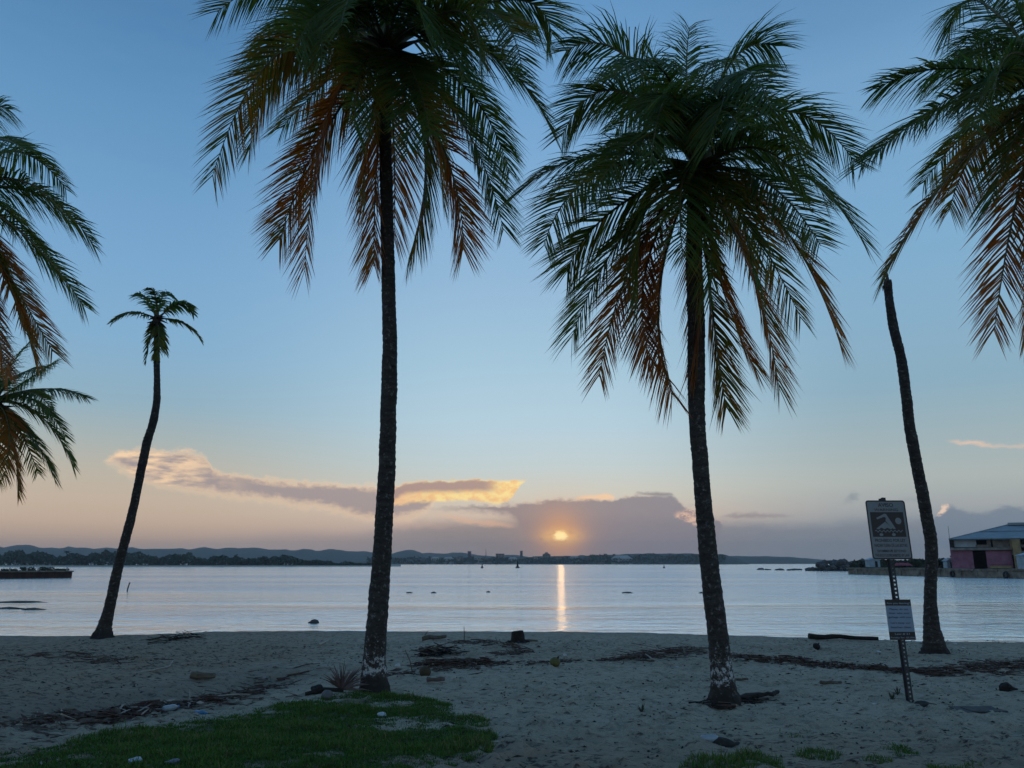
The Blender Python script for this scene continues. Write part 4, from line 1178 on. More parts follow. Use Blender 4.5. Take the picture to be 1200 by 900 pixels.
palm('coconut palm with the full crown, right of the sunset', (850, 824), GY(850, 824), (817, 196),
     [(816, 200, 18), (813, 300, 19), (816, 380, 20), (816, 450, 20), (817, 500, 19), (823, 570, 19), (829, 640, 21), (837, 710, 23), (844, 770, 24), (848, 805, 26), (850, 826, 30)], f2, 2.75, .93, .026, BARKP, 23, heart=.16)

YR = 9.6
f3 = [((1160, 4), (1113, 36), 1, .05), ((1112, 80), (1028, 104), 0, .06), ((1112, 116), (1008, 196), 0, .12), ((1128, 182), (1037, 322), 0, .40), ((1192, 214), (1165, 388), -1, .62), ((1214, 230), (1204, 392), 1, .66),
      ((1165, 44), (1122, 78), 1, .04), ((1150, 130), (1082, 214), 1, .14), ((1160, 158), (1112, 248), 1, .45), ((1150, 92), (1080, 140), -1, .08), ((1172, 80), (1140, 150), -1, .1), ((1190, 60), (1165, 110), -1, .08), ((1195, 150), (1160, 240), -1, .15),
      ((1300, 60), (1390, 110), 0, .1), ((1300, 120), (1370, 240), 0, .2), ((1270, 200), (1310, 330), 0, .5), ((1240, 20), (1245, -90), 1, .0), ((1270, 20), (1330, -60), 0, .0), ((1195, 20), (1170, -70), 1, .0), ((1240, 180), (1250, 320), 1, .6), ((1225, 60), (1210, 30), 1, .0), ((1185, 40), (1180, 10), 1, .02), ((1150, 60), (1090, 95), 1, .05)]
rb = at(1262, 830, YR)
palm('coconut palm reaching in from the right edge, trunk out of frame', (1290, 836), YR, (1236, 104), [(1236, 110, 18), (1244, 300, 18), (1258, 500, 20), (1275, 700, 23), (1288, 800, 27), (1290, 838, 30)], f3, 2.7, .92, .028, BARKP, 37)

YL = 10.2
f4 = [((15, 182), (78, 222), 1, .05), ((38, 222), (110, 288), 0, .06), ((30, 272), (98, 358), 0, .08), ((10, 300), (62, 412), -1, .52), ((-18, 330), (8, 440), -1, .75), ((5, 330), (40, 418), 1, .5), ((-20, 170), (30, 176), -1, .04), ((18, 205), (82, 262), -1, .06),
      ((-30, 140), (10, 128), 1, .0), ((-70, 130), (-90, 40), 1, .0), ((-120, 160), (-200, 190), 0, .0), ((-110, 260), (-180, 350), 0, .3), ((-60, 330), (-80, 440), 1, .6), ((-100, 140), (-180, 100), 1, 0), ((10, 250), (70, 325), 1, .12), ((-10, 300), (30, 390), 1, .35)]
palm('coconut palm crown entering at the upper left edge', (-128, 822), YL, (-48, 226), [(-48, 232, 17), (-56, 380, 18), (-76, 540, 20), (-104, 700, 23), (-122, 790, 27), (-128, 824, 30)], f4, 2.4, .68, .026, BARK, 41)
YL2 = 15.5
f5 = [((50, 454), (101, 466), 0, .05), ((40, 472), (77, 512), 0, .06), ((46, 490), (86, 546), 0, .10), ((36, 508), (64, 562), -1, .12), ((17, 520), (22, 582), -1, .52), ((30, 446), (66, 424), 1, .05), ((-4, 526), (-18, 572), 1, .4), ((14, 430), (40, 396), 1, .05),
      ((-2, 420), (-5, 372), 1, .0), ((-40, 440), (-90, 440), 0, .05), ((-40, 490), (-80, 540), 0, .1), ((-25, 430), (-50, 390), 1, .0), ((30, 460), (60, 480), -1, .06), ((10, 500), (5, 560), -1, .55), ((24, 500), (45, 555), 1, .2), ((25, 440), (52, 432), -1, .05)]
palm('smaller coconut palm low at the left edge, below the big crown', (-52, 756), YL2, (-6, 470), [(-6, 474, 11), (-14, 560, 11), (-30, 650, 12), (-46, 730, 15), (-52, 758, 17)], f5, 1.95, .58, .029, BARK, 53, heart=.13)

YS = GY(120, 747)
f6 = [((155, 367), (132, 377), 0, .08), ((212, 379), (235, 398), 0, .22), ((172, 352), (160, 344), 1, .0), ((192, 346), (206, 350), 1, .0), ((210, 357), (227, 368), 0, .04), ((176, 394), (171, 424), 1, .1), ((189, 394), (194, 414), 1, .15), ((180, 345), (172, 338), -1, 0), ((200, 352), (218, 360), -1, .04), ((168, 360), (150, 368), 1, .04), ((200, 368), (220, 372), 1, .05), ((184, 398), (183, 420), -1, .2), ((166, 378), (160, 398), 1, .1)]
palm('thin leaning palm with a small sparse crown on the left shore', (120, 747), YS, (184, 374), [(184, 376, 7), (183.5, 402, 6.5), (184, 440, 7), (184, 470, 8), (180, 494, 9), (172, 518, 9.5), (165, 554, 9.5), (159, 583, 9.5), (152, 614, 10), (145, 640, 10.5), (138, 666, 11), (132, 694, 11.5), (127, 718, 12.5), (122, 736, 15), (120, 748, 19)], f6[:8] + f6[11:12], 1.05, .36, .045, BARK, 67, heart=.09, rr=.02, dens=1.0, flare=1.3)

# headless trunk on the right
YT = GY(1096, 766)
Vt, Ft = trunk_mesh([(1040, 328, 8.5), (1042, 352, 9.5), (1047, 385, 10.5), (1056, 418, 11), (1061, 455, 11.5), (1066, 500, 12), (1075, 548, 13), (1085, 598, 13.5), (1091, 632, 13.5), (1092, 660, 13.5), (1090.5, 690, 13.5), (1090, 712, 14.5), (1092, 738, 18), (1096, 757, 22), (1097, 767, 25)], YT, None, None, flare=.9)
bp = at(1096, 767, YT)
root = thing('dead_palm', bp, 'bare headless palm trunk with broken top beside the warning sign', 'dead palm')
mesh('trunk', Vt, Ft, BARK, root, None, None, None, True)
b = MB()
tp = at(1040, 328, YT)
for k in range(7):
    an = k * .9
    d = Vector((math.cos(an), math.sin(an), 0)) * .045
    b.tube([tp + d - Vector((0, 0, .1)), tp + d * 1.2 + Vector((0, 0, random.uniform(.0, .09)))], [.022, .008], 5)
b.tube([tp + Vector((-.03, -.03, -.02)), tp + Vector((-.09, -.05, -.1)), tp + Vector((-.10, -.05, -.3)), tp + Vector((-.07, -.05, -.36))], [.03, .03, .025, .008], 6, wob=.2)
b.tube([tp + Vector((-.05, -.05, -.08)), tp + Vector((-.14, -.06, -.17)), tp + Vector((-.15, -.06, -.27))], [.02, .02, .006], 5, wob=.2)
b.tube([tp + Vector((0, 0, 0)), tp + Vector((.0, 0, .14)), tp + Vector((-.03, 0, .2))], [.035, .02, .006], 5)
b.build('broken_top', FIBRE, root)

# ------------------------------------------------------------------ warning sign
SIGNM = simple('sign_white', (0.20, 0.235, 0.255), (0.15, 0.175, 0.195), 3.0, 0.4); SIGNK = simple('sign_black', (0.010, 0.010, 0.012), (0.006, 0.006, 0.008), 3.0, 0.45)
POSTM = simple('post_steel', (0.055, 0.060, 0.065), (0.030, 0.030, 0.034), 6, 0.6, 0.0, 0.3)
LITTER = simple('sign_blue_white', (0.22, 0.32, 0.42), (0.17, 0.25, 0.33), 2.0, 0.4); NAVY = simple('navy_print', (0.020, 0.035, 0.10), (0.015, 0.025, 0.08), 3.0, 0.5)
sb = G(1068, 824)
Sx, Sy = 0.0, .30      # it leans straight back, away from the beach
for Sy in np.arange(.05, .6, .005):
    L_s = 2.2
    P_ = sb + Vector((0, Sy, 1)).normalized() * L_s
    if 600 + FPX * P_.x / (P_.y * CP + (P_.z - EYE) * SP) <= 1038.5: break
Sy = float(Sy)
pv = Vector((Sx, Sy, 1)).normalized()
wv = Vector((1, 0, 0))
nv = wv.cross(pv).normalized()            # towards the camera when y < 0
if nv.y > 0: nv = -nv
def along(py):
    """height along the post at which it shows at image row py"""
    lo, hi = 0.0, 6.0
    for _ in range(50):
        m_ = (lo + hi) / 2
        P = sb + pv * m_
        yy = 450 - FPX * (-(P.y) * SP + (P.z - EYE) * CP) / (P.y * CP + (P.z - EYE) * SP)
        if yy > py: lo = m_
        else: hi = m_
    return lo
sign = thing('warning_sign', sb, 'leaning beach warning sign with swimmer picture and litter notice on one post', 'sign')
Ls = along(584)
def PF(s, a, n_): return sb + pv * s + wv * a + nv * n_        # along post, across, out of the face
b = MB()
rot = Matrix((wv, pv, nv)).transposed()
for sx_ in (-1, 1):
    b.box(PF(Ls / 2 - .15, sx_ * .0185, 0), (.013, Ls + .3, .005), rot)
    b.box(PF(Ls / 2 - .15, sx_ * .027, -.0165), (.004, Ls + .3, .030), rot)
    b.box(PF(Ls / 2 - .15, sx_ * .037, -.031), (.018, Ls + .3, .004), rot)
nh = int(Ls / .0508)
for k in range(nh + 1):
    b.box(PF(k * .0508, 0, 0), (.026, .030, .0049), rot)
b.build('post', POSTM, sign)
def rrect(w, h, r_):
    out = []
    for cx, cy, a0 in ((w / 2 - r_, h / 2 - r_, 0), (-w / 2 + r_, h / 2 - r_, 90), (-w / 2 + r_, -h / 2 + r_, 180), (w / 2 - r_, -h / 2 + r_, 270)):
        for k in range(5):
            t = R(a0 + k * 22.5); out.append((cx + r_ * math.cos(t), cy + r_ * math.sin(t)))
    return out
def text_mesh(name, txt, parent, O, X, Y, N, width, hgt, mat, bold=0.0, lift=.0012):
    cu = bpy.data.curves.new('lettering', 'FONT')
    cu.body = txt; cu.align_x = 'CENTER'; cu.align_y = 'CENTER'; cu.size = 1.0; cu.offset = bold; cu.resolution_u = 3
    ob = bpy.data.objects.new('lettering', cu); COL.objects.link(ob)
    dg = bpy.context.evaluated_depsgraph_get(); dg.update()
    me = bpy.data.meshes.new_from_object(ob.evaluated_get(dg))
    V = np.array([v.co[:] for v in me.vertices]); F = [tuple(p.vertices) for p in me.polygons]
    bpy.data.objects.remove(ob); bpy.data.curves.remove(cu)
    lo, hi = V.min(0), V.max(0)
    sx = width / (hi[0] - lo[0]); sy = hgt / (hi[1] - lo[1])
    c_ = (lo + hi) / 2
    P = [O + X * ((v[0] - c_[0]) * sx) + Y * ((v[1] - c_[1]) * sy) + N * lift for v in V]
    bpy.data.meshes.remove(me)
    return mesh(name, P, F, mat, parent)
# upper panel
top_s, bot_s = along(586.5), along(655.5)
PH = top_s - bot_s; PWd = .515
PC = PF((top_s + bot_s) / 2, .012, .010)
def pp(a, b_, n_=0.0): return PC + wv * a + pv * b_ + nv * n_
b = MB(); b.prism(rrect(PWd, PH, .035), PC, wv, pv, nv, .003); panel1 = b.build('sign_panel', SIGNM, sign)
b = MB()
o1 = rrect(PWd - .004, PH - .004, .033); o2 = rrect(PWd - .034, PH - .034, .022); k = len(o1)
b.add([pp(x, y, .0042) for x, y in o1] + [pp(x, y, .0042) for x, y in o2], [(i, (i + 1) % k, k + (i + 1) % k, k + i) for i in range(k)])
b.build('border', SIGNK, panel1)
by0, by1 = -.095 * PH / .76, .225 * PH / .76
yc_ = (by0 + by1) / 2
b = MB(); b.prism([(-.215, by0), (.215, by0), (.215, by1), (-.215, by1)], PC, wv, pv, nv * 1.0, .0045); pic = b.build('picture_field', SIGNK, panel1)
b = MB()
def fig(poly, n_=.0058): b.prism([(x, y) for x, y in poly], PC + nv * .0046, wv, pv, nv, .001)
sc = PH / .76
def q_(l): return [(x * .87, y * sc) for x, y in l]
fig(q_([(-.165, .150), (-.035, .205), (-.010, .198), (.105, .012), (.070, .006), (-.032, .110), (-.020, .150), (-.045, .165), (-.150, .132)]))   # raised arm
fig(q_([(-.185, .010), (-.040, .100), (.060, .020), (.035, .002), (-.02, .022), (-.06, .004), (-.11, .024), (-.15, .002)]))                      # back
b.prism([(.138 + .040 * math.cos(t * .3142), (.110 + .042 * math.sin(t * .3142)) * sc) for t in range(20)], PC + nv * .0046, wv, pv, nv, .001)   # head
wave = [(-.205 + .41 * k / 40, -.022 + .012 * math.sin(k * 1.15)) for k in range(41)]
for (x0, y0), (x1, y1) in zip(wave[:-1], wave[1:]):
    b.prism(q_([(x0, y0 - .006), (x1, y1 - .006), (x1, y1 + .006), (x0, y0 + .006)]), PC + nv * .0046, wv, pv, nv, .0008)
for cx in (-.12, .065):
    b.prism(q_([(cx + .028 * math.cos(t * .393), -.066 + .018 * math.sin(t * .393)) for t in range(16)]), PC + nv * .0046, wv, pv, nv, .001)
b.build('swimmer_pictogram', SIGNM, pic)
for tx_, w_, h_, y_ in (('AVISO', .20, .050, .318), ('WARNING', .31, .036, .256), ('PROHIBIDO POR LEY', .39, .042, -.140), ('NADAR FUERA DE LAS BOYAS', .42, .042, -.203), ('SWIMMING BEYOND', .37, .034, -.275), ('THE BUOYS IS PROHIBITED BY LAW', .44, .036, -.330)):
    text_mesh('lettering', tx_, panel1, pp(0, y_ * sc, .0033), wv, pv, nv, w_, h_ * sc, SIGNK, .012)
b = MB(); b.box(PF(top_s + .012, 0, .004), (.05, .045, .03), rot); b.build('post_cap', POSTM, sign)
b = MB()
for y_ in (.30, -.30): b.tube([pp(0, y_ * sc + .03, .003), pp(0, y_ * sc + .03, .010)], .009, 8)
b.build('bolt', POSTM, panel1)
# lower notice
t2, b2 = along(702.5), along(750)
NH = t2 - b2; NW = .325
PC = PF((t2 + b2) / 2, .0, .008)
b = MB(); b.prism([(-NW / 2, -NH / 2), (NW / 2, -NH / 2), (NW / 2, NH / 2), (-NW / 2, NH / 2)], PC, wv, pv, nv, .003); panel2 = b.build('notice_panel', LITTER, sign, label='small pale litter notice with black bands')
b = MB(); b.prism([(-NW / 2 + .001, NH * .345), (NW / 2 - .001, NH * .345), (NW / 2 - .001, NH * .499), (-NW / 2 + .001, NH * .499)], PC, wv, pv, nv, .0042)
b.build('black_band', SIGNK, panel2); b = MB()
b.prism([(-NW / 2 + .001, -NH * .499), (NW / 2 - .001, -NH * .499), (NW / 2 - .001, -NH * .30), (-NW / 2 + .001, -NH * .30)], PC, wv, pv, nv, .0042); b.build('black_band', SIGNK, panel2)
for tx_, w_, h_, y_, m_ in (('Are you leaving?', .90, .062, .40, LITTER), ('Please, do not', .72, .058, .255, NAVY), ('litter, take your', .80, .058, .155, NAVY), ('garbage with you.', .90, .058, .055, NAVY), ("Let's keep our", .76, .058, -.085, NAVY), ('beaches clean.', .80, .052, -.185, NAVY), ('Law # 21', .56, .052, -.352, LITTER), ('Penalty for: $5,000', .92, .048, -.445, LITTER)):
    text_mesh('lettering', tx_, panel2, pp(0, y_ * NH, .0034 if m_ is NAVY else .0044), wv, pv, nv, w_ * NW, h_ * NH, m_, .014)

# ------------------------------------------------------------------ beach things
def stick(pts_px, rad, mat, name, label, cat, lift=0.01, group=None, wob=.15, n=7, extra=None):
    P = [G(a, b_) + Vector((0, 0, rad + lift)) for a, b_ in pts_px]
    b = MB()
    Q = []
    for i in range(len(P) - 1):
        for s in range(4):
            Q.append(P[i].lerp(P[i + 1], s / 4) + Vector((0, 0, random.uniform(-.2, .3) * rad)))
    Q.append(P[-1])
    m_ = len(Q)
    b.tube(Q, [rad * (1 - .35 * i / m_) * random.uniform(.85, 1.1) for i in range(m_)], n, wob=wob)
    if extra: extra(b, Q)
    return props(b.build(name, mat), label, cat, group)
def upright(px, py, h, dx, dy, rad, mat, label, name='upright_stick', cat='stick'):
    P = G(px, py)
    b = MB(); b.tube([P - Vector((0, 0, .1)), P + Vector((dx * .5, dy * .5, h * .5)) + Vector((.01, 0, 0)), P + Vector((dx, dy, h))], [rad, rad * .85, rad * .5], 6, wob=.15)
    b.tube([P + Vector((dx * .6, dy * .6, h * .6)), P + Vector((dx * .6 + .05, dy * .6, h * .72))], [rad * .5, rad * .2], 5)
    return props(b.build(name, mat), label, cat)
HUSK = simple('coconut_husk', (0.15, 0.14, 0.035), (0.075, 0.07, 0.022), 12, .7, .2); HUSKD = simple('old_husk', (0.085, 0.062, 0.025), (0.04, 0.03, 0.016), 12, .8, .3); HUSKB = simple('black_husk', (0.02, 0.016, 0.013), (0.012, .01, .009), 12, .9)
def coconut(px, py, d, mat, label, seed):
    P = G(px, py)
    root = thing('coconut', P, label, 'coconut', 'coconuts on the sand')
    b = MB(); b.blob(P + Vector((0, 0, d * .42)), (d * 1.05, d, d * .95), seed, 3, .07); b.build('husk', mat, root, smooth_=True)
    b = MB(); b.tube([P + Vector((d * .3, -d * .1, d * .8)), P + Vector((d * .42, -d * .14, d * .98))], [d * .13, d * .06], 7); b.build('stem_cap', HUSKD, root)
coconut(650, 781, .165, HUSK, 'round green coconut lying alone on open sand', 1)
coconut(498, 793, .17, HUSKD, 'olive coconut at the edge of the driftwood pile by the tall palm', 2)
coconut(957, 761, .13, HUSKB, 'black coconut on the sand left of the warning sign', 3)
# stump
P = G(606.5, 753)
b = MB(); b.tube([P - Vector((0, 0, .1)), P + Vector((0, 0, .02)), P + Vector((.01, 0, .14)), P + Vector((.0, 0, .235))], [.17, .155, .13, .125], 12, wob=.12)
for k in range(8):
    an = k * .8; b.tube([P + Vector((math.cos(an) * .1, math.sin(an) * .1, .03)), P + Vector((math.cos(an) * .26, math.sin(an) * .26, .0))], [.04, .015], 5)
props(b.build('tree_stump', HUSKB), 'short dark stump near the water below the far buoy', 'stump')
stick([(612, 752), (630, 753)], .025, WOOD, 'root_scrap', 'dark root scrap lying right of the stump', 'wood')
stick([(496, 751.5), (522, 749.5)], .055, WOOD, 'driftwood_log', 'short grey log near the water right of the tall palm', 'log')
stick([(500, 801), (521, 799.5)], .035, WOOD, 'driftwood_log', 'dark short log on open sand below the driftwood pile', 'log')
stick([(223, 797), (252, 797.5)], .055, WOODL if False else simple('tan_log', (0.17, .135, .09), (.08, .06, .045), 10, .9, .4), 'driftwood_log', 'tan driftwood log on the left sand above the wrack', 'log')
stick([(157, 791), (180, 787), (198, 783), (203, 776)], .014, WOODL, 'pale_stick', 'pale bent stick on the left sand', 'stick')
stick([(374, 757.5), (386, 751.5)], .022, WOODL, 'pale_stick', 'short pale stick on open sand left of the tall palm', 'stick')
stick([(756, 768), (764, 774), (774, 778), (790, 781)], .016, WOODL, 'pale_stick', 'pale curved branch on the sand right of the sun glint', 'stick')
stick([(620, 779), (642, 778.5)], .013, WOOD, 'dark_stick', 'dark thin stick touching the lone green coconut', 'stick')
stick([(468, 828), (484, 826)], .010, WOODL, 'pale_stick', 'tiny pale twig on the grass under the tall palm', 'stick')
stick([(556, 838), (568, 838)], .013, WOODL, 'pale_stick', 'tiny pale twig at the right rim of the grass', 'stick')
stick([(962, 803), (986, 802.5)], .024, WOOD, 'dark_stick', 'short dark stick on open sand left of the sign base', 'stick')
stick([(948, 749.5), (985, 750), (1030, 752.5)], .06, HUSKB, 'beached_plank', 'long dark plank at the water edge left of the sign', 'plank')
stick([(863, 822), (885, 818.5), (905, 818), (912, 815)], .034, HUSKB, 'palm_stem', 'dark fallen palm stem beside the right big trunk', 'palm stem')
stick([(862, 799), (877, 798.5)], .02, WOOD, 'dark_stick', 'tiny dark stick right of the right big trunk', 'stick')
upright(485, 788, .32, -.16, .1, .012, WOOD, 'slanting dark stick stuck in the sand right of the tall palm')
upright(543.5, 754, .33, .0, 0, .011, WOOD, 'thin twig standing upright near the water')
upright(222, 824, .17, -.04, .05, .016, WOODL, 'left of two pale sticks poking out of the left wrack')
upright(236, 820, .12, -.0, .05, .013, WOODL, 'right of two pale sticks poking out of the left wrack')
upright(492, 752, .22, .16, .1, .01, WOOD, 'leaning twig left of the grey log near the water')
# dry fan frond lying by the tall palm
DRYL = simple('dry_frond', (0.17, 0.115, 0.105), (0.09, 0.06, 0.055), 8, .8)
P = G(398, 812)
root = thing('dry_fan_frond', P, 'dry purplish fan frond lying left of the tall palm base', 'palm frond')
b = MB()
for k in range(46):
    an = R(-5 + 160 * k / 45) + random.uniform(-.05, .05); L = random.uniform(.20, .42)
    d = Vector((math.cos(an), random.uniform(-.1, .35), math.sin(an) * .95 + .08)).normalized()
    s_ = Vector((0, 1, 0)) * .008 + Vector((-math.sin(an), 0, math.cos(an))) * .009
    O_ = P + Vector((.02, 0, .04))
    b.add([O_ - s_ * .6, O_ + s_ * .6, O_ + d * L * .6 + s_, O_ + d * L * .6 - s_, O_ + d * L + Vector((0, 0, -.03))], [(0, 1, 2, 3), (3, 2, 4)])
b.build('leaf_fan', DRYL, root)
b = MB(); b.tube([P + Vector((.05, 0, .03)), P + Vector((-.2, -.05, .05)), P + Vector((-.42, -.1, .0))], [.03, .025, .03], 7, wob=.2); b.blob(P + Vector((-.30, -.05, .04)), (.17, .13, .13), 5, 3, .3); b.build('leaf_stalk', HUSKB, root, smooth_=True)
P = G(383, 819); b = MB(); b.blob(P + Vector((0, 0, .04)), (.14, .11, .13), 17, 2, .2)
props(b.build('beach_stone', simple('grey_stone', (.16, .165, .17), (.09, .09, .095), 9, .85, .3), smooth_=True), 'grey stone at the grass rim below the dry fan frond', 'stone')
# plastic scraps
def bag(px, py, d, colr, name, label, cat, seed):
    P = G(px, py); b = MB(); b.blob(P + Vector((0, 0, d[2] * .35)), d, seed, 3, .32)
    b.blob(P + Vector((d[0] * .35, 0, d[2] * .3)), (d[0] * .5, d[1] * .6, d[2] * .8), seed + 1, 2, .4)
    m_ = simple(name + '_plastic', colr, tuple(c * .75 for c in colr), 20, .45)
    return props(b.build(name, m_, smooth_=True), label, cat)
bag(446, 840, (.10, .09, .055), (.50, .56, .62), 'plastic_bag', 'crumpled white bag on the grass in front of the tall palm', 'bag', 1)
bag(234, 838, (.11, .09, .05), (.05, .18, .36), 'plastic_bag', 'crumpled bright blue bag in the left wrack', 'bag', 3)
bag(156, 896, (.11, .08, .06), (.42, .46, .50), 'plastic_bag', 'grey white bag in the grass at the bottom edge', 'bag', 5)
bag(202, 897, (.09, .07, .05), (.16, .17, .24), 'plastic_bag', 'dark grey scrap in the grass at the bottom edge', 'scrap', 6)
bag(466, 782, (.08, .05, .07), (.62, .64, .64), 'plastic_scrap', 'small white scrap left of the slanting stick', 'scrap', 7)
bag(662, 770, (.07, .05, .06), (.60, .58, .55), 'plastic_scrap', 'small white scrap behind the lone green coconut', 'scrap', 8)
bag(1030, 765, (.07, .05, .04), (.60, .62, .62), 'plastic_scrap', 'small white scrap left of the post, under the notice', 'scrap', 9)
bag(1119, 755, (.08, .05, .03), (.60, .62, .62), 'plastic_scrap', 'flat white scrap at the shore right of the headless trunk', 'scrap', 10)
bag(1128, 760, (.07, .05, .03), (.58, .58, .56), 'plastic_scrap', 'white scrap on sand right of the headless trunk, nearer', 'scrap', 11)
bag(1024, 826, (.07, .03, .02), (.60, .60, .58), 'plastic_scrap', 'white scrap on sand left of the sign base', 'scrap', 12)
bag(793, 782, (.06, .03, .02), (.45, .50, .56), 'plastic_scrap', 'bluish scrap at the end of the pale curved branch', 'scrap', 13)
P = G(1180, 810); b = MB(); b.blob(P + Vector((0, 0, .06)), (.15, .12, .15), 33, 2, .35); b.tube([P + Vector((0, 0, .05)), P + Vector((.16, .02, .02))], [.04, .01], 5)
props(b.build('driftwood_lump', HUSKB), 'dark driftwood lump at the right edge of the sand', 'wood')
# bottles
def bottle(px, py, L, rad, ang, mat, capm, label):
    P = G(px, py) + Vector((0, 0, rad))
    d = Vector((math.cos(ang), math.sin(ang), .0))
    root = thing('plastic_bottle', P, label, 'bottle')
    b = MB(); b.tube([P + d * (L * s - L / 2) for s in (0, .03, .1, .4, .45, .5, .68, .78, .86, .93)], [rad * .7, rad * .95, rad, rad, rad * .93, rad, rad, rad * .75, rad * .42, rad * .38], 12); b.build('bottle_body', mat, root, smooth_=True)
    b = MB(); b.tube([P + d * (L * .42), P + d * (L * .5)], rad * .45, 10); b.build('cap', capm, root)
BOT = simple('bottle_plastic', (.30, .36, .40), (.22, .27, .31), 8, .25); CAPM = simple('bottle_cap', (.10, .22, .5), (.08, .18, .4), 8, .4)
bottle(200, 833, .20, .034, 1.0, BOT, CAPM, 'pale plastic bottle tilted in the left wrack beside the blue bag')
bottle(834, 871, .20, .038, .15, BOT, CAPM, 'pale blue bottle half buried beside a dirt lump in front')
P = G(850, 873)
DIRT = simple('dark_dirt', (.05, .042, .035), (.022, .018, .015), 14, .95, .6)
b = MB(); b.blob(P + Vector((0, .02, .0)), (.24, .16, .11), 44, 3, .25); b.blob(P + Vector((.12, .02, -.01)), (.16, .1, .06), 45, 2, .25)
props(b.build('dirt_lump', DIRT, smooth_=True), 'dark dirt lump against the half buried bottle', 'dirt lump')
P = G(1084, 826)
b = MB(); b.blob(P + Vector((0.02, .02, -.01)), (.26, .2, .09), 46, 3, .25)
props(b.build('dirt_lump', DIRT, smooth_=True), 'dark dirt heap at the foot of the sign post', 'dirt lump')
P = G(1141, 833)
b = MB(); b.box(P + Vector((0.04, 0, -.006)), (.54, .30, .04), Matrix.Rotation(.06, 3, 'Z') @ Matrix.Rotation(.03, 3, 'Y'), jit=.02)
b.box(P + Vector((.08, -.02, .012)), (.36, .2, .024), Matrix.Rotation(.1, 3, 'Z'), jit=.02)
props(b.build('flat_slab', simple('slab_dark', (.085, .085, .085), (.045, .045, .045), 9, .9, .4)), 'dark flat slab lying on the sand right of the sign', 'slab')

# ------------------------------------------------------------------ wrack and litter (nobody could count it)
def litter(name, label, path, width, n, Lr, rad, mats, seed, pile=0.0, flat=0.35, cat='driftwood litter'):
    rr = random.Random(seed)
    pts = [G(a, b_) for a, b_ in path]
    seg = [(pts[i + 1] - pts[i]).length for i in range(len(pts) - 1)]
    tot = sum(seg)
    xs, ys = [], []
    tq = []
    for _ in range(n):
        u = rr.random() * tot; i = 0
        while i < len(seg) - 1 and u > seg[i]: u -= seg[i]; i += 1
        t = u / seg[i]
        p = pts[i].lerp(pts[i + 1], t)
        wl = width[0] + (width[1] - width[0]) * ((sum(seg[:i]) + u) / tot)
        wl *= .55 + 1.3 * abs(float(vn(np.array([p.x * 1.7]), np.array([p.y * 1.7]), seed)))* 2
        kk = wl * (.42 if rr.random() < .72 else 1.15)
        ox, oy = rr.gauss(0, kk), rr.gauss(0, kk)
        xs.append(p.x + ox); ys.append(p.y + oy); tq.append(math.exp(-(ox * ox + oy * oy) / (wl * wl + 1e-6)))
    hz = height(np.array(xs), np.array(ys))
    b = MB()
    for x, y, z, q in zip(xs, ys, hz, tq):
        L = rr.uniform(*Lr) * (1 if rr.random() < .8 else 1.9)
        an = rr.gauss(.1, .6) if rr.random() < .45 else rr.uniform(0, 3.14)
        zz = z + rad + pile * q * rr.random()
        d = Vector((math.cos(an), math.sin(an), rr.gauss(0, .10 + pile * .5)))
        P0 = Vector((x, y, zz)) - d * L / 2; P1 = Vector((x, y, zz)) + d * L / 2
        mi = 0 if rr.random() < .60 else (1 if rr.random() < .80 else 2)
        r0 = rad * min(1.5, .3 + rr.expovariate(2.2))
        if rr.random() < flat:                               # leaf shred or bark flake
            s_ = Vector((-math.sin(an), math.cos(an), rr.gauss(0, .4))) * r0 * 2.2
            up = Vector((0, 0, r0 * .8))
            b.add([P0, Vector((x, y, zz)) + s_ + up, P1, Vector((x, y, zz)) - s_ + up * .4], [(0, 1, 2, 3)], mi)
        else:
            m_ = P0.lerp(P1, .5) + Vector((rr.gauss(0, .06) * L, rr.gauss(0, .06) * L, rr.uniform(0, .05) * L))
            b.tube([P0, m_, P1], [r0, r0 * .85, r0 * .4], 4, mi)
    o = b.build(name, mats)
    return props(o, label, cat, kind='stuff')
MM = [WOODR, WOOD, WOODL]
litter('wrack_line', 'driftwood and dead leaves in the gully left of the grass', [(-120, 884), (-20, 866), (60, 850), (130, 842), (190, 832), (250, 822)], (.46, .34), 2000, (.03, .22), .010, MM, 1, .10, .45)
litter('wrack_line', 'thinning reddish twigs at the right end of the left gully', [(235, 826), (280, 816), (315, 806), (330, 798)], (.26, .34), 480, (.05, .32), .008, MM, 2, .05, .2)
litter('driftwood_pile', 'heap of twigs and leaves right of the tall palm', [(500, 781), (535, 780), (568, 778)], (.36, .20), 1000, (.03, .24), .009, MM, 3, .10, .45)
litter('driftwood_pile', 'dark crest of the twig heap behind the olive coconut', [(495, 772), (515, 767), (530, 769)], (.14, .14), 190, (.08, .4), .013, [HUSKB, WOOD, WOODL], 4, .16)
litter('wrack_line', 'thin trail of twigs from the tall palm base to the twig heap', [(440, 796), (470, 790), (500, 789), (560, 779), (640, 777), (700, 775), (740, 772)], (.16, .07), 420, (.04, .24), .008, MM, 5, .03)
litter('driftwood_pile', 'flat spread of branches left of the right big trunk', [(735, 772), (775, 768), (815, 763)], (.34, .40), 300, (.08, .55), .008, MM, 6, .06, .2)
litter('wrack_line', 'dark wrack line between the right big trunk and the sign', [(858, 771), (900, 774), (950, 779), (1000, 784), (1045, 788)], (.17, .15), 1100, (.03, .16), .010, MM, 7, .08)
litter('wrack_line', 'dark wrack spread at the right edge behind the sign', [(1050, 789), (1100, 790), (1150, 785), (1215, 780), (1260, 778)], (.18, .55), 1400, (.03, .24), .010, MM, 8, .08)
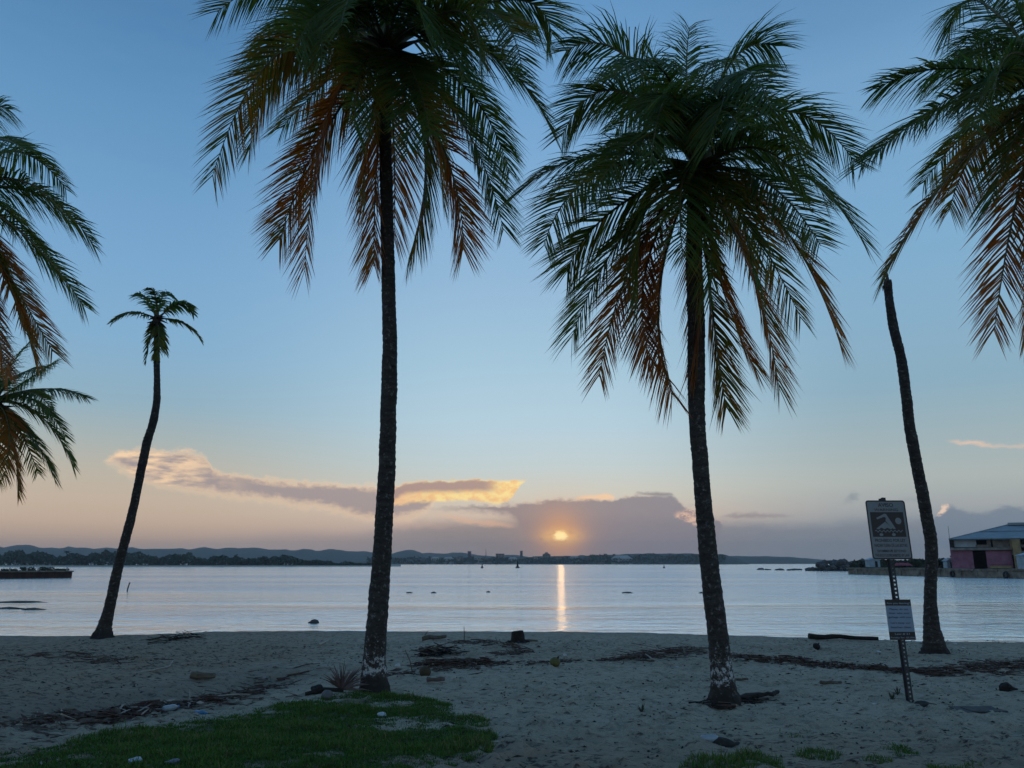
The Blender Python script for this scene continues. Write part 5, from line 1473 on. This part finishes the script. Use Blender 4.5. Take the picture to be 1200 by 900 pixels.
litter('driftwood_pile', 'tangle of branches on the shore right of the thin palm', [(185, 752), (215, 748), (240, 748)], (.20, .16), 75, (.10, .6), .010, [HUSKB, WOOD, WOODL], 9, .16, .05)
litter('wrack_line', 'scattered twigs on the left sand below the thin palm', [(20, 770), (60, 767), (110, 770), (140, 775)], (.5, .45), 200, (.05, .42), .008, MM, 10, .02)
litter('wrack_line', 'scraps of wood near the water left of the stump', [(525, 754), (560, 753), (600, 757), (615, 765), (590, 768)], (.14, .16), 170, (.06, .40), .012, MM, 11, .04)
litter('wrack_line', 'dark twigs at the foot of the right big trunk', [(825, 826), (850, 830), (890, 822)], (.12, .08), 140, (.05, .25), .009, [HUSKB, WOODR, WOOD], 12, .03)
# loose flecks all over the sand
rr = random.Random(9)
b = MB()
xs = [rr.uniform(-9.5, 10.5) for _ in range(7000)]; ys = [5.8 + 12 * rr.random() ** 1.3 for _ in range(7000)]
hz = height(np.array(xs), np.array(ys))
for x, y, z in zip(xs, ys, hz):
    if y > np.interp(x, CRX, CRY): continue
    L = min(.07, .010 + rr.expovariate(75)); an = rr.uniform(0, 6.28); r0 = rr.uniform(.004, .014)
    if fbm(np.array([x * .8]), np.array([y * 1.2]), 2, 31.0)[0] < rr.gauss(0, .3): continue
    d = Vector((math.cos(an), math.sin(an), rr.gauss(0, .12))) * L; s_ = Vector((-math.sin(an), math.cos(an), rr.gauss(0, .3))) * r0
    c_ = Vector((x, y, z + r0 + .006))
    b.add([c_ - d, c_ + s_, c_ + d, c_ - s_, c_ + Vector((0, 0, r0 * 1.2))], [(0, 1, 4), (1, 2, 4), (2, 3, 4), (3, 0, 4)], 0 if rr.random() < .8 else (1 if rr.random() < .8 else 2))
props(b.build('sand_flecks', [HUSKB, WOOD, WOODL]), 'small dark flecks of leaf and bark over the sand', 'litter', kind='stuff')

# ------------------------------------------------------------------ grass
def inside(x, y, poly):
    c_ = np.zeros(x.shape, bool); j = len(poly) - 1
    for i in range(len(poly)):
        xi, yi = poly[i]; xj, yj = poly[j]
        c_ ^= ((yi > y) != (yj > y)) & (x < (xj - xi) * (y - yi) / (yj - yi + 1e-12) + xi)
        j = i
    return c_
def grass(polys, n, seed, label, hmul=1.0, thr=-.52):
    g_ = np.random.default_rng(seed)
    allx, ally, alld = [], [], []
    for poly_px, dens in polys:
        poly = [tuple(G(a, b_)[:2]) if b_ <= 905 else tuple(on_plane(a, b_, .05)[:2]) for a, b_ in poly_px]
        P = np.array(poly); lo, hi = P.min(0), P.max(0)
        area = (hi - lo).prod()
        m_ = int(n * dens * area)
        x = g_.uniform(lo[0], hi[0], m_); y = g_.uniform(lo[1], hi[1], m_)
        wob = .12 * fbm(x * 3, y * 3, 3, 3.0); wob2 = .12 * fbm(x * 3 + 40, y * 3, 3, 6.0)
        k = inside(x + wob * 1.6, y + wob2 * 1.6, poly)
        dn = fbm(x * 1.5, y * 1.9, 3, 17.0) + .5 * fbm(x * 7, y * 7, 2, 23.0)
        # edge distance
        ed = seg_dist(x, y, poly + [poly[0]])
        k &= dn > thr + .42 * np.exp(-ed / .16) - .1 + g_.normal(0, .10, m_)
        allx.append(x[k]); ally.append(y[k]); alld.append(dn[k])
    x = np.concatenate(allx); y = np.concatenate(ally); dn = np.concatenate(alld)
    z = height(x, y) - .004
    m_ = len(x)
    hgt = g_.uniform(.016, .052, m_) * hmul * (1 + 1.1 * np.clip(dn, -.5, .7)) * np.where(g_.uniform(0, 1, m_) > .97, 1.9, 1)
    an = g_.uniform(0, 6.28, m_); tilt = np.abs(g_.normal(.45, .35, m_))
    wd = g_.uniform(.004, .009, m_)
    d = np.stack([np.cos(an) * np.sin(tilt), np.sin(an) * np.sin(tilt), np.cos(tilt)], 1)
    s_ = np.stack([-np.sin(an), np.cos(an), 0 * an], 1)
    B_ = np.stack([x, y, z], 1)
    mid_ = B_ + d * (hgt * .6)[:, None]
    d2 = nrm(d + np.stack([np.cos(an), np.sin(an), -.35 + 0 * an], 1) * .45)
    V = np.stack([B_ - s_ * (wd * .4)[:, None], B_ + s_ * (wd * .4)[:, None], mid_ + s_ * (wd * .5)[:, None], mid_ - s_ * (wd * .5)[:, None], mid_ + d2 * (hgt * .55)[:, None]], 1).reshape(-1, 3)
    i0 = np.arange(m_)[:, None] * 5
    F = [tuple(q) for q in (i0 + np.array([0, 1, 2, 3])).tolist()] + [tuple(q) for q in (i0 + np.array([3, 2, 4])).tolist()]
    age = np.clip(.35 + .5 * dn + g_.normal(0, .18, m_) + (g_.uniform(0, 1, m_) > .90) * .6, 0, 1)
    o = mesh('grass', V, F, GRASS, None, None, {'age': np.repeat(age, 5)})
    return props(o, label, 'grass', kind='stuff')
grass([([(-140, 960), (-100, 905), (-40, 893), (0, 886), (100, 866), (220, 845), (320, 826), (400, 815), (440, 811), (490, 817), (540, 832), (575, 850), (582, 872), (560, 890), (500, 905), (470, 960)], 1.0)], 7500, 5, 'green lawn patch at the front left under the tall palm')
grass([([(882, 858), (895, 851), (930, 850), (946, 856), (935, 865), (905, 866)], 1.0)], 5200, 6, 'small grass tuft right of the right big trunk', .9, -.2)
grass([([(925, 888), (940, 878), (975, 878), (1000, 884), (980, 892), (940, 894)], .8), ([(1000, 884), (1020, 870), (1055, 869), (1085, 878), (1092, 888), (1050, 894), (1010, 894)], 1.0)], 5200, 7, 'grass patches at the bottom edge in front of the sign', .9, -.2)
grass([([(800, 905), (820, 886), (870, 882), (910, 890), (930, 905), (900, 940), (810, 940)], .9), ([(1095, 900), (1110, 892), (1145, 894), (1150, 905), (1120, 912)], .8)], 5200, 8, 'sparse grass at the bottom edge right of centre', .9, -.15)
# little weed seedlings in the sand
for i, (px, py) in enumerate([(853, 818), (1046, 822), (752, 836), (1052, 815)]):
    P = G(px, py); b = MB()
    for k in range(14):
        an = k * 2.4; h = random.uniform(.04, .13)
        d = Vector((math.cos(an) * .05, math.sin(an) * .05, h))
        s_ = Vector((-math.sin(an), math.cos(an), 0)) * .008
        b.add([P, P + d * .6 + s_, P + d, P + d * .6 - s_], [(0, 1, 2, 3)])
    props(b.build('weed_seedling', FOLIAGE), ['tiny weed sprig left of the right big trunk base', 'tiny weed sprig left of the sign base, nearer', 'tiny weed sprig alone on the middle sand', 'tiny weed sprig just behind the sign base'][i], 'weed', 'weed sprigs in the sand')

# ------------------------------------------------------------------ haze
hm = bpy.data.materials.new('haze')
hm.use_nodes = True
ht = hm.node_tree
for n in list(ht.nodes): ht.nodes.remove(n)
ho = ht.nodes.new('ShaderNodeOutputMaterial'); hv = ht.nodes.new('ShaderNodeVolumePrincipled')
hv.inputs['Color'].default_value = (0.86, 0.88, 0.93, 1)
hv.inputs['Density'].default_value = 0.00013
hv.inputs['Anisotropy'].default_value = 0.0
ht.links.new(hv.outputs[0], ho.inputs['Volume'])
b = MB(); b.box((0, 2500, 65), (12600, 5600, 140))
hz_ = b.build('haze', hm)
props(hz_, kind='stuff')
